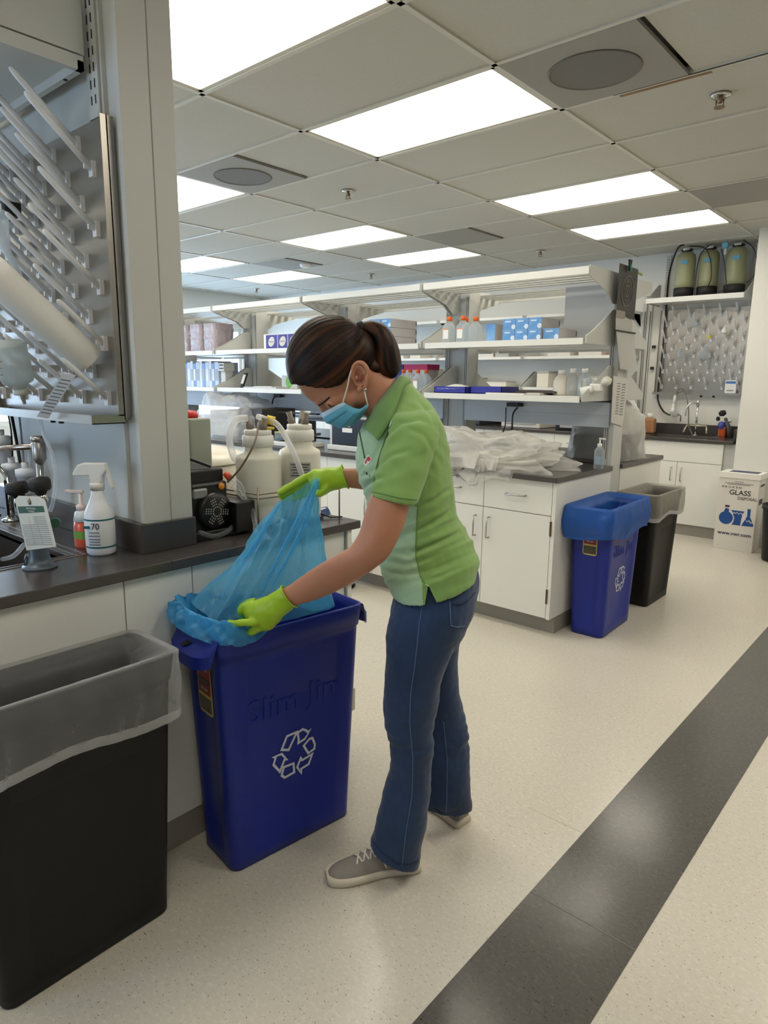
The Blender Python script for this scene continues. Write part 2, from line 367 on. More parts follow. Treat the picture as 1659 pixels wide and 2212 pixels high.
for e, zz in ((.012, CT), (.036, CT+.0)):
    r.box(SX0-e-.004, SY1+e, zz, SX1+e+.004, SY1+e+.004, zz+.002).box(SX1+e, SY0-e, zz, SX1+e+.004, SY1+e, zz+.002).box(SX0-e, SY0-e-.004, zz, SX1+e, SY0-e, zz+.002)
r.build('sink_lip', mat('worn_epoxy_edge', (120, 118, 118), .3), sk)
bs = MB(); bs.box(-3.6, .998, CT, -1.825, 1.022, 1.03).box(-1.835, 1.0, CT, -1.822, 1.185, 1.03).build('backsplash', epoxy, wt, bev=.002)
# partition wall / column
pw = thing('partition_column', 'grey white partition standing on the near island, its end a tall column', 'column', (-1.84, 1.1, CT))
bx('wall_panel', greyw, pw, -2.78, 1.024, CT, -1.86, 1.178, ZC-.005)
bx('end_panel', greyw, pw, -1.86, 1.018, 1.02, -1.838, 1.107, ZC-.003, bev=.002)
bx('end_panel', greyw, pw, -1.86, 1.110, 1.02, -1.838, 1.184, ZC-.003, bev=.002)
bx('post_core', greyw, pw, -1.858, 1.03, CT, -1.842, 1.175, ZC-.003)
u = MB().box(-1.985, 1.006, 2.165, -1.925, 1.024, ZC-.01); u.build('shelf_upright', greyw, pw)
sl = MB()
for k in range(14):
    for xx in (-1.967, -1.945): sl.box(xx, 1.0045, 2.20+.04*k, xx+.004, 1.0062, 2.222+.04*k)
tag(sl.build('slot', black, pw), kind='stuff')
bx('cover_strip', greyw, pw, -1.922, 1.012, CT+.1, -1.912, 1.024, ZC-.01)
# shelf high on the wall
sh = thing('wall_shelf', 'deep white metal shelf high above the drying rack, top left corner', 'shelf', (-2.3, .8, 2.29))
bx('deck', greyw, sh, -3.4, .45, 2.300, -1.975, .985, 2.312)
MB().box(-1.975, .45, 2.277, -1.957, .985, 2.312).box(-3.4, .968, 2.277, -1.957, .985, 2.30).box(-3.4, .45, 2.277, -1.957, .462, 2.312).build('flange', greyw, sh)
bx('end_plate', greyw, sh, -1.972, .44, 2.318, -1.960, .99, 2.455)
for x in (-2.05, -2.42): MB().lathe([(.006, 0), (.006, -.002)], (x, .976, 2.277), 12).build('screw', blackm, sh)
bxx = thing('storage_box', 'dark box on the high shelf at the top left edge', 'box', (-2.3, .8, 2.313))
MB().box(-2.6, .62, 2.313, -2.02, .95, 2.50).build('body', blackm, bxx, bev=.004); MB().box(-2.61, .61, 2.50, -2.01, .96, 2.53).build('lid', blackm, bxx, bev=.004)

pegm = mat('white_peg_plastic', (228, 230, 232), .35)
def rack(name, label, x0, x1, z0, z1, yb, cols, tray=.10):
    t = thing(name, label, 'drying rack', ((x0+x1)/2, yb, z0))
    MB().box(x0, yb-.004, z0, x1, yb, z1).box(x1-.003, yb-.02, z0, x1, yb+.018, z1).box(x0, yb-.02, z0, x0+.003, yb+.018, z1).build('backboard', steel, t)
    MB().box(x0, yb-.003, z0-.012, x1, yb+.015, z0).box(x0, yb-tray, z0-.022, x1, yb, z0-.019).box(x0, yb-tray-.002, z0-.022, x1, yb-tray, z0+.004).box(x1-.002, yb-tray, z0-.022, x1, yb, z0+.004).box(x0, yb-tray, z0-.022, x0+.002, yb, z0+.004).build('drip_tray', steel, t)
    me = {}
    for x, z, ln in cols:
        if ln not in me:
            b = MB().box(-.011, -.012, -.022, .011, 0, .020).box(-.004, -.03, -.004, .004, -.01, .018)
            d = Vector((0, -.745, .667)); p = [Vector((0, -.006, -.002))+d*q for q in (0, ln*.5, ln*.9, ln-.004, ln)]
            b.tube(p, [.0088, .0084, .008, .0062, .002], 8); me[ln] = b.mesh('peg', pegm, (0, 0, 0))
        o = bpy.data.objects.new('peg', me[ln]); C.collection.objects.link(o); o.parent = t
        o.location = Vector((x, yb-.004, z))-org(t)
    return t
cols = []
for k in range(11):
    for j in range(5):
        z = 1.40+.158*j+(.079 if k % 2 else 0)
        if 1.38 < z < 2.13: cols.append((-1.958-.080*k, z, .225 if z > 1.95 else (.20 if z > 1.6 else .17)))
rk = rack('drying_rack', 'large brushed steel pegboard drying rack on the near partition', -2.80, -1.878, 1.35, 2.155, 1.0, cols)
for x in (-2.23, -2.17): MB().lathe([(.008, 0), (.008, -.012), (.001, -.013)], (x, .94, 1.328), 10).build('foot', rubber, rk)
# things on the pegs
d = Vector((0, -.745, .667))
def side(v): return v.cross(X).normalized()
p0 = Vector((xon(192, 778, .955), .955, at(192, 778, 1, .955).z))
tb = MB().lathe([(.043, 0), (.046, .004), (.047, .30), (.046, .335), (.022, .336), (.022, .31)], p0, 28, axis=d, cap=False).lathe([(.001, 0), (.044, 0)], p0, 28, axis=d, cap=False)
tag(tb.build('paper_roll', mat('white_roll_paper', (236, 235, 230), .85, bump=(90, .3, .002)), None, loc=tuple(p0)), 'thick white paper roll pushed over a peg of the big drying rack', 'paper roll')
b0 = Vector((xon(30, 790, .86), .86, at(30, 790, 1, .86).z))
bt = thing('wash_bottle', 'cloudy graduated plastic bottle hanging neck down on the drying rack', 'bottle', tuple(b0))
ax = Vector((.18, -.25, 1)).normalized()
MB().lathe([(.001, .075), (.044, .073), (.05, .064), (.05, -.035), (.044, -.052), (.02, -.062), (.019, -.075), (.001, -.076)], b0, 24, axis=ax, cap=False).build('body', mat('milky_poly', (206, 212, 208), .3, alpha=(.72,)), bt)
MB().lathe([(.023, -.072), (.023, -.090), (.008, -.094), (.005, -.125)], b0, 16, axis=ax).build('spout', hdpe, bt)
for k in range(5): MB().box(b0.x+.012, b0.y-.052, b0.z-.03+.02*k, b0.x+.034, b0.y-.046, b0.z-.0285+.02*k).build('graduation', ink, bt)
q = at(130, 855, 1, .90)
tagm = mat('tag_card', (232, 232, 230), .6)
pt_ = thing('paper_tag', 'white strip tag with printed rows hanging over the tray of the big rack', 'tag', tuple(q))
a0, a1 = at(150, 808, 1, .885), at(92, 902, 1, .875)
dd = (a1-a0); wv = (R0*.97-Z*.16).normalized()*.036; nn = dd.cross(wv).normalized()*.0008
def slab4(m, a, b, w, n):
    v = [a-w/2, a+w/2, b+w/2, b-w/2]; return m.add([p-n for p in v]+[p+n for p in v], [(3, 2, 1, 0), (4, 5, 6, 7), (0, 1, 5, 4), (1, 2, 6, 5), (2, 3, 7, 6), (3, 0, 4, 7)])
slab4(MB(), a0, a1, wv, nn).build('card', tagm, pt_)
if nn.dot(-_w) < 0: nn = -nn
for k in range(11):
    c = a0+dd*(.12+.075*k)+nn*1.5; slab4(MB(), c, c+dd*.02, wv*.8, nn*.3).build('printed_row', mat('grey_ink', (130, 130, 132), .8), pt_)
MB().tube([a0+Vector((.012*math.cos(k), .004, .012+.012*math.sin(k))) for k in [2*PI*i/14 for i in range(15)]], .0012, 5).build('wire_loop', chrome, pt_)
q = at(22, 455, 1, .90)
bk = thing('tube_block', 'black and grey tube block wedged between pegs at the left edge', 'tube rack', tuple(q))
MB().box(q.x-.06, q.y-.03, q.z-.02, q.x+.035, q.y+.02, q.z+.02).build('body', blackm, bk, bev=.003); MB().box(q.x-.06, q.y-.033, q.z-.012, q.x+.02, q.y-.030, q.z+.012).build('front_label', greyw, bk)
q = at(14, 540, 1, .84)
fu = thing('funnel', 'clear plastic funnel hanging at the left edge of the big rack', 'funnel', tuple(q))
ax = Vector((-.55, -.2, 1)).normalized(); MB().lathe([(.05, .10), (.012, .0), (.006, -.09), (.004, -.09), (.010, 0), (.048, .10)], q, 20, axis=ax, cap=False).build('cone', mat('clear_plastic', (225, 232, 235), .12, alpha=(.35,)), fu)
MB().lathe([(.05, .098), (.053, .10), (.05, .103)], q, 20, axis=ax, cap=False).build('rim', mat('clear_plastic', (0, 0, 0)), fu)

# ---- things round the sink
wat = mat('clear_tube', (232, 238, 244), .12, alpha=(.22,), spec=.8)
hz = at(87, 905, 1, .93)
cord([hz+Vector((0, 0, .005)), at(93, 935, 1, .925), at(112, 980, 1, .91), at(120, 1030, 1, .90), at(115, 1080, 1, .885), at(108, 1105, 1, .87)], .006, wat, 'drain_hose', None, 8, label='clear drain hose hanging from the drying rack tray', cat='hose')
gm = mat('blue_grey_enamel', (84, 96, 110), .35, n=(8, .1))
ex, ey = -1.905, .735
ey_ = thing('eyewash_station', 'deck mounted eyewash with two black capped nozzles and blue grey base', 'eyewash', (ex, ey, CT))
MB().lathe([(.045, 0), (.045, .006), (.032, .010), (.027, .03), (.022, .10), (.022, .115)], (ex, ey, CT), 24).build('base', gm, ey_)
MB().lathe([(.014, .11), (.014, .19), (.018, .20)], (ex, ey, CT), 16).build('stem', chrome, ey_)
k1 = at(38, 1058, 1, ey-.015); k2 = at(86, 1050, 1, ey+.015); jn = Vector((ex, ey, CT+.15))
for kk, dx in ((k1, -.2), (k2, .2)):
    a = Vector((dx*.35, -.1, 1)).normalized()
    MB().tube(spline([jn, jn+(kk-jn)*.6+Vector((0, 0, -.01)), kk-a*.022]), .010, 10).lathe([(.017, -.045), (.015, -.03), (.012, -.02)], kk, 16, axis=a).build('nozzle_pipe', chrome, ey_)
    MB().lathe([(.014, -.022), (.016, -.014), (.026, -.010), (.029, -.004), (.029, .014), (.025, .021), (.001, .024)], kk, 22, axis=a, cap=False).build('dust_cap', blackm, ey_)
MB().lathe([(.009, 0), (.015, -.02), (.016, -.05), (.010, -.066)], at(63, 1196, 1, ey-.02), 14, axis=(.05, 0, 1)).build('lever', black, ey_)
gk = at(120, 1128, 1, ey+.01); MB().tube([jn+Vector((0, 0, -.03)), gk], .008, 8).lathe([(.013, 0), (.013, .014)], gk, 16, axis=(.9, -.6, 0)).build('green_knob', mat('dark_green', (30, 74, 62), .35), ey_)
tg = thing('inspection_tag', 'cream inspection tag with green heading and brass eyelet hung on the eyewash', 'tag', tuple(at(75, 1130, 1, ey-.03)))
Pt = lambda x, y: at(x, y, 1, ey-.045+.0001*(y-1060))
cr = [Pt(32, 1079), Pt(40, 1071), Pt(84, 1073), Pt(97, 1082), Pt(121, 1181), Pt(57, 1189)]
nz = (cr[2]-cr[1]).cross(cr[4]-cr[2]).normalized(); nz = nz if nz.dot(-_w) > 0 else -nz
def poly_slab(m, ps, n, t, mi=0): k = len(ps); return m.add([p-n*t for p in ps]+list(ps), [list(range(k))[::-1], [k+i for i in range(k)]]+[[i, (i+1) % k, k+(i+1) % k, k+i] for i in range(k)], mi)
poly_slab(MB(), cr, nz, .0012).build('card', mat('cream_card', (222, 219, 206), .5), tg)
ex_, ey2 = (Pt(97, 1082)-Pt(40, 1080)).normalized(), (Pt(32, 1079)-Pt(57, 1189)).normalized()
ey2 = (ey2-ex_*ey2.dot(ex_)).normalized()
def onTag(x, y, o=.0006): return Pt(x, y)+nz*o
poly_slab(MB(), [onTag(38, 1094), onTag(94, 1093), onTag(97, 1106), onTag(42, 1109)], nz, .0004).build('heading_band', mat('tag_green', (42, 84, 66), .5), tg)
text('INSPECTION RECORD', .0062, tagm, tg, onTag(67, 1098.5, .0009), ex_, ey2, ext=.0001); text('TEST RECORD', .0062, tagm, tg, onTag(68, 1104.5, .0009), ex_, ey2, ext=.0001)
MB().lathe([(.004, 0), (.009, 0), (.009, .0015), (.004, .0015)], onTag(64, 1083), 18, axis=nz).build('eyelet', mat('brass', (170, 140, 80), .3, .9), tg)
for k in range(15):
    f = k/14; y = 1116+60*f; x0, x1 = 43+15*f, 98+17*f
    if k < 4: x0 += 28
    a, b = onTag(x0, y+1), onTag(x1, y); slab = MB(); w = (b-a).cross(nz).normalized()*.0005
    slab.add([a-w, b-w, b+w, a+w], [(0, 1, 2, 3)]); slab.build('ruled_line', ink, tg)
for f in (.33, .62):
    a, b = onTag(43+55*f, 1115), onTag(58+57*f, 1176); w = (b-a).cross(nz).normalized()*.0005; MB().add([a-w, b-w, b+w, a+w], [(0, 1, 2, 3)]).build('ruled_line', ink, tg)
# laboratory faucet behind
fc = thing('water_faucet', 'tall chrome laboratory faucet with horizontal pipe beside the sink', 'faucet', (-2.36, .93, CT))
fh = at(84, 965, 1, .93); fb = Vector((fh.x-.02, .93, CT))
MB().lathe([(.03, 0), (.03, .008), (.014, .012)], fb, 18).tube([fb+Z*.01, fh-Z*.02], .0115, 12).build('riser', chrome, fc)
MB().lathe([(.013, -.055), (.021, -.04), (.021, .012), (.017, .016), (.024, .02), (.024, .032), (.016, .036)], fh, 18).build('vacuum_breaker', mat('dull_nickel', (176, 172, 165), .35, .85), fc)
MB().tube([fh-X*.02, fh-X*.03], .017, 12).tube([fh-X*.02, at(-60, 972, 1, .93)], .0105, 12).build('arm', mat('copper_pipe', (176, 160, 150), .25, .95), fc)
gn = thing('gooseneck_tap', 'chrome tap with a dark stem at the left edge of the sink', 'faucet', (-2.62, .93, CT))
gb = at(27, 1125, 1, .93); gb.z = CT
MB().lathe([(.035, 0), (.035, .006), (.02, .012), (.012, .02)], gb, 18).tube([gb+Z*.015, gb+Z*.16], .010, 12).build('stem', chrome, gn)
MB().tube(spline([gb+Z*.15, gb+Z*.20-X*.03-Y*.03, gb+Z*.19-X*.12-Y*.12, gb+Z*.13-X*.16-Y*.16]), .009, 10).build('spout', chrome, gn)
MB().beam(gb+Vector((.0, -.012, .02)), gb+Vector((.0, -.012, .15)), .008, .004).build('stem_stripe', black, gn)
MB().tube([gb+Vector((-.1, -.05, .03)), gb+Vector((.03, -.05, .03))], .006, 8).build('cross_pipe', chrome, gn)
cord([at(52, 1176, 2, CT+.005), at(30, 1200, 2, CT-.02), at(5, 1208, 2, CT-.06)], .007, wat, 'drain_hose', None, 8, label='short clear hose lying over the edge of the near sink', cat='hose')
for i, (px, w_, pz0, pz1, nm) in enumerate([(8, .032, 940, 1005, 'upper white water filter cartridge at the left edge under the rack'), (30, .030, 1000, 1052, 'white plastic valve body behind the left black dust cap'), (60, .030, 1012, 1070, 'white plastic filter cup behind the eyewash caps')]):
    a = at(px, pz1, 1, .955); b = at(px, pz0, 1, .955); hh = b.z-a.z
    f = thing('water_filter', nm, 'water filter', tuple(a), 'water filters left of the sink')
    MB().lathe([(w_*.6, 0), (w_, .012), (w_, hh*.7), (w_*1.12, hh*.7), (w_*1.12, hh*.95), (w_*.5, hh)], a, 20).build('housing', mat('white_poly_shiny', (226, 228, 232), .3), f)
    MB().lathe([(w_*.4, hh), (w_*.4, hh+.02)], a, 12).build('cap', wplast, f)
cord([at(22, 880, 1, .99), at(35, 950, 1, .985), at(46, 1012, 1, .98)], .006, black, 'power_cord', None, 8, label='thick black cord running down behind the faucet', cat='cord')
cord([at(14, 880, 1, .99), at(24, 930, 1, .985), at(28, 1000, 1, .98)], .003, black, 'power_cord', None, 8, label='thin black cord left of the thick one', cat='cord')
cord([at(40, 880, 1, 1.012), at(48, 960, 1, 1.012), at(56, 1060, 1, 1.012)], .004, mat('grey_cable', (160, 165, 175), .5), 'power_cord', None, 8, label='pale cable taped to the partition behind the faucet', cat='cord')
# spray bottle
sx, sy = -1.93, .925
sp = thing('spray_bottle', 'white trigger spray bottle with teal striped label reading 70', 'spray bottle', (sx, sy, CT))
bw = mat('spray_white', (228, 232, 238), .35)
MB().lathe([(.001, 0), (.036, .0), (.041, .006), (.042, .02), (.042, .115), (.040, .13), (.028, .155), (.019, .178), (.017, .20), (.001, .2)], (sx, sy, CT), 32, cap=False).build('bottle', bw, sp)
MB().lathe([(.0425, .022), (.0428, .023), (.0428, .112), (.0425, .113)], (sx, sy, CT), 32, cap=False).build('label', mat('label_white', (222, 226, 230), .45), sp)
teal = mat('teal_ink', (30, 100, 112), .5)
for z in (.024, .106): MB().lathe([(.0430, z), (.0431, z+.005)], (sx, sy, CT), 32, cap=False).build('label_stripe', teal, sp)
MB().lathe([(.021, .195), (.021, .212), (.017, .216)], (sx, sy, CT), 20, rib=(.02, .95)).build('collar', wplast, sp)
lf = -R0; fw = Vector((-_w.x, -_w.y, 0)).normalized()
hd = Vector((sx, sy, CT+.215))
def hp(a, b, c): return hd + lf*a + Z*b + fw*(c-.013)
MB().prism([(-.018, 0), (.014, 0), (.018, .022), (.062, .020), (.066, .026), (.050, .052), (.035, .058), (-.030, .058), (-.034, .04), (-.020, .02)], hp, .026).build('head', wplast, sp, bev=.003)
MB().prism([(-.028, .045), (-.034, .045), (-.050, -.010), (-.046, -.02), (-.040, -.008)], lambda a, b, c: hd+lf*a+Z*b+fw*(c-.008), .016).build('trigger', wplast, sp, bev=.002)
text('70', .026, mat('navy_ink', (30, 52, 70), .5), sp, Vector((sx, sy, CT+.090))+fw*.0436+R0*.004, R0, Z, ext=.0003)
for z, w_ in ((.072, .03), (.062, .034), (.052, .034), (.044, .03), (.036, .034)): MB().obox(Vector((sx, sy, CT+z))+fw*.0432, (R0, fw, Z), (w_, .0006, .0035)).build('label_print', mat('grey_ink', (130, 130, 132)), sp)
MB().obox(Vector((sx, sy, CT+.088))+fw*.0425-R0*.022, (R0, fw, Z), (.018, .003, .008)).build('label_mark', teal, sp)
# soap
qx, qy = -2.045, .925
so = thing('soap_dispenser', 'orange hand soap bottle with pale pump behind the spray bottle', 'soap bottle', (qx, qy, CT))
MB().lathe([(.001, 0), (.028, 0), (.031, .006), (.030, .07), (.026, .085), (.014, .093), (.001, .093)], (qx, qy, CT), 24, cap=False, sx=1.1, sy=.8).build('bottle', mat('soap_orange', (225, 98, 70), .25, n=(12, .2)), so)
MB().lathe([(.031, .03), (.0312, .055)], (qx, qy, CT), 24, cap=False, sx=1.1, sy=.8).build('label', mat('leaf_green', (120, 170, 60), .5, n=(60, .5)), so)
MB().lathe([(.0285, .083), (.03, .0835), (.022, .112), (.012, .118)], (qx, qy, CT), 20, sx=1.1, sy=.8).build('shoulder', mat('clear_neck', (210, 214, 214), .2), so)
MB().lathe([(.015, .118), (.015, .132), (.006, .136), (.006, .172)], (qx, qy, CT), 14).build('pump', mat('pale_pink', (226, 205, 200), .4), so)
MB().beam(Vector((qx, qy, CT+.174))-lf*.01, Vector((qx, qy, CT+.176))+lf*.045, .014, .009).build('nozzle', mat('pale_pink', (0, 0, 0)), so, bev=.002)

# ---- far half of the near island: pump, carboys, centrifuge
gb_ = thing('instrument_tower', 'tall sage green instrument box standing behind the column', 'instrument', (-2.15, 1.45, CT))
MB().box(-2.22, 1.36, CT, -2.105, 1.45, 1.318).build('cabinet', mat('sage_enamel', (150, 156, 142), .45), gb_, bev=.006); MB().box(-2.215, 1.357, CT+.03, -2.11, 1.36, 1.29).build('front_panel', mat('sage_enamel', (0, 0, 0)), gb_)
MB().lathe([(.03, 0), (.032, .012), (.02, .026), (.001, .028)], (-2.165, 1.40, 1.318), 18).build('red_cap', mat('red_plastic', (190, 32, 34), .35), gb_)
cm = mat('cream_enamel', (214, 209, 193), .35)
cf = thing('centrifuge', 'cream round topped benchtop centrifuge behind the carboys', 'centrifuge', (-2.55, 1.50, CT))
MB().lathe([(.27, 0), (.28, .01), (.28, .17), (.27, .19), (.265, .195)], (-2.42, 1.50, CT), 48).build('housing', cm, cf)
MB().lathe([(.283, .195), (.283, .215), (.20, .24), (.001, .248)], (-2.42, 1.50, CT), 48, cap=False).build('lid', mat('cream_lid', (224, 219, 204), .3), cf)
def carboy(x, y, h, r, label, tool):
    c = thing('carboy', label, 'carboy', (x, y, CT))
    MB().lathe([(.001, .012), (r*.9, .012), (r, .03), (r, h*.70), (r*.96, h*.735), (r*.66, h*.77), (r*.62, h*.80), (r*.62, h*.84)], (x, y, CT), 40, cap=False).build('bottle', hdpe, c)
    MB().lathe([(r*.62, h*.83), (r*.70, h*.835), (r*.69, h*.935), (r*.60, h*.945)], (x, y, CT), 56, rib=(r*.66, .965)).build('screw_ring', wplast, c)
    MB().lathe([(r*.60, h*.945), (r*.60, h*.995), (r*.55, h)], (x, y, CT), 40).build('cap', wplast, c)
    g_ = mat('taupe_plastic', (120, 112, 100), .5)
    for a in (0, 2.1, 3.6):
        p = Vector((x+.028*math.cos(a), y+.028*math.sin(a), CT+h)); MB().lathe([(.014, 0), (.013, .02), (.009, .022), (.011, .045)], p, 12, axis=(.3*math.cos(a), .3*math.sin(a), 1)).build('port', g_, c)
    return c
cb1 = carboy(-1.905, 1.505, .345, .08, 'large white carboy with tubing and yellow fitting on its cap', 1)
cb2 = carboy(-1.865, 1.665, .36, .076, 'large white carboy with grey warning label, behind the tubing', 2)
yel = mat('yellow_plastic', (214, 190, 40), .4)
c1 = Vector((-1.905, 1.505, CT+.345))
MB().lathe([(.016, 0), (.016, .03)], c1+Vector((.012, .03, .035)), 12, axis=(.8, .9, -.3)).build('yellow_fitting', yel, cb1)
MB().lathe([(.022, .0), (.022, .008)], c1+Vector((.02, .03, .0)), 14).build('yellow_ring', yel, cb1)
cl = thing('glass_label', '', None) if False else None
lc = Vector((-1.865, 1.665, CT+.20)); 
MB().obox(lc+fw*.077+R0*.01, (R0, fw, Z), (.075, .001, .055)).build('warning_label', mat('grey_label', (178, 178, 174), .5), cb2)
for k in range(5): MB().obox(lc+fw*.0782+R0*.01+Z*(.02-.01*k), (R0, fw, Z), (.066-.012*(k % 2), .001, .0025)).build('label_print', ink, cb2)
hose = mat('milky_hose', (238, 238, 240), .22, alpha=(.42,), spec=.7)
cord([c1+Vector((-.02, -.03, .04)), c1+Vector((-.06, -.05, .03)), c1+Vector((-.085, -.06, -.03)), c1+Vector((-.075, -.05, -.10)), c1+Vector((-.06, -.02, -.13))], .0125, hose, 'vacuum_hose', None, 10, label='milky hose curling off the left side of the nearer carboy cap', cat='hose')
cord([c1+Vector((.0, .0, .045)), at(570, 904, 0, -1.90), at(600, 918, 0, -1.85), at(628, 965, 0, -1.80), at(645, 1005, 0, -1.785), at(660, 1055, 0, -1.77), at(665, 1120, 0, -1.77)], .010, hose, 'vacuum_hose', None, 10, label='clear hose arching from the carboy cap down to the gloved hand', cat='hose')
cord([c1+Vector((.01, 0, .03)), at(548, 960, 0, -1.82), at(520, 1010, 0, -1.83), at(491, 1042, 0, -1.86)], .0035, mat('brown_tube', (96, 74, 62), .4), 'thin_tube', None, 8, label='thin brown tube running from the carboy cap to the pump', cat='tube')
# vacuum pump
px0 = -1.86
pu = thing('vacuum_pump', 'black vacuum pump with perforated fan cover beside the column', 'pump', (-1.95, 1.27, CT))
MB().box(-2.12, 1.20, CT+.012, -1.872, 1.345, CT+.185).build('motor_body', black, pu, bev=.01)
MB().box(-2.13, 1.195, CT+.001, -1.84, 1.415, CT+.03).build('base_plate', black, pu, bev=.004)
MB().box(-2.02, 1.335, CT+.012, -1.815, 1.415, CT+.115).build('rear_box', black, pu, bev=.004)
MB().box(-2.12, 1.20, CT+.18, -1.885, 1.34, CT+.225).build('head_block', blackm, pu, bev=.006)
MB().box(-1.89, 1.208, CT+.135, -1.864, 1.262, CT+.168).build('filter_bowl', mat('smoky_plastic', (130, 132, 130), .2), pu, bev=.006)
fcx = Vector((-1.862, 1.285, CT+.088))
MB().lathe([(.001, .012), (.056, .012), (.062, .006), (.064, -.01)], fcx, 36, axis=X, cap=False).build('fan_cover', black, pu)
ho = MB()
for a in range(6):
    for i in range(3):
        for j in range(4):
            rr = .016+.009*j; th = 2*PI*a/6+.9+(i-1)*.0075/rr
            ho.lathe([(.001, .0128), (.0027, .0126)], fcx+Vector((0, rr*math.cos(th), rr*math.sin(th))), 6, axis=X, cap=False)
tag(ho.build('vent_hole', mat('pale_hole', (170, 168, 160), .6), pu), kind='stuff')
MB().lathe([(.001, .0), (.011, 0), (.012, -.004)], Vector((-1.864, 1.318, CT+.168)), 18, axis=X, cap=False).build('orange_cap', mat('amber_plastic', (224, 140, 34), .4), pu)
MB().lathe([(.010, -.012), (.012, .014)], Vector((-1.87, 1.345, CT+.20)), 12, axis=(.5, .3, -.6)).build('red_fitting', mat('red_orange', (206, 78, 46), .4), pu)
MB().beam((-1.95, 1.22, CT+.27), (-1.90, 1.30, CT+.232), .02, .008).build('lever', black, pu)
clear = mat('clear_pvc', (232, 238, 244), .08, alpha=(.16,), spec=.9)
q0 = Vector((-1.87, 1.35, CT+.195))
cord([q0, Vector((-1.85, 1.385, CT+.16)), Vector((-1.845, 1.385, CT+.09)), Vector((-1.842, 1.34, CT+.03)), Vector((-1.842, 1.27, CT+.0095)), Vector((-1.845, 1.21, CT+.03))], .0085, clear, 'clear_hose', None, 10, label='clear hose looping in front of the black pump fan', cat='hose')
cord([q0+Vector((.005, .01, -.03)), Vector((-1.83, 1.40, CT+.10)), Vector((-1.80, 1.40, CT+.04)), Vector((-1.775, 1.385, CT+.012)), Vector((-1.72, 1.38, CT+.009)), Vector((-1.688, 1.375, CT-.01)), Vector((-1.688, 1.375, CT-.06))], .0085, clear, 'clear_hose', None, 10, label='clear hose dropping over the worktop edge beside the blue bag', cat='hose')
wf = thing('wire_stand', 'thin steel wire frame around the carboys', 'wire frame', (-1.9, 1.6, CT))
wm = mat('wire_steel', (150, 140, 128), .35, .9)
for z in (CT+.12, CT+.135): MB().tube([(-2.06, 1.40, z), (-1.80, 1.415, z), (-1.76, 1.765, z), (-2.06, 1.775, z)], .0028, 6).build('ring_wire', wm, wf)
for p in ((-1.80, 1.415), (-1.76, 1.765), (-2.06, 1.775), (-2.06, 1.40)): MB().tube([(p[0], p[1], CT+.002), (p[0], p[1], CT+.16)], .0028, 6).build('post_wire', wm, wf)
sc = thing('folded_glasses', 'blue tinted safety glasses folded on the bench end', 'safety glasses', (-1.85, 1.76, CT))
MB().grid(lambda u, v: Vector((-1.88+.05*v, 1.79+.02*math.sin(PI*u)+.05*u-.05, CT+.004+.03*math.sin(PI*v)+.004*math.sin(PI*u))), 8, 5).build('lens', mat('navy_film', (60, 80, 120), .15), sc)
MB().tube([(-1.85, 1.74, CT+.02), (-1.80, 1.76, CT+.006), (-1.78, 1.80, CT+.006)], .003, 6).build('temple', black, sc)
# ================================================================ BINS
def rrect(a, b, r, n=5):                       # rounded rectangle, half sizes a, b, counted from the +a side
    out = []
    for cx, cy, q in ((a-r, b-r, 0), (-(a-r), b-r, 1), (-(a-r), -(b-r), 2), (a-r, -(b-r), 3)):
        for k in range(n+1): th = PI/2*(q+k/n); out.append((cx+r*math.cos(th), cy+r*math.sin(th)))
    return out
def binring(z, a, b, rec, r=.03):
    # going round: long sides carry a shallow recessed panel, ends a recessed channel
    pts = rrect(a, b, r); n = 6; out = []
    def side_pts(p, q, depth, edge, nrm):
        p = Vector(p); q = Vector(q); res = []
        for f, dd in ((edge, 0), (edge+.03, depth), (.5, depth), (1-edge-.03, depth), (1-edge, 0)):
            res.append(tuple(p.lerp(q, f)-Vector(nrm)*dd))
        return res
    for q, nrm, ed, dp in ((0, (0, 1), .10, rec), (1, (-1, 0), .16, rec*.8), (2, (0, -1), .10, rec), (3, (1, 0), .16, rec*.8)):
        arc = pts[q*n:(q+1)*n]; out += arc
        nx = pts[((q+1)*n) % len(pts)]; out += side_pts(arc[-1], nx, dp, ed, nrm)
    return [Vector((x, y, z)) for x, y in out]
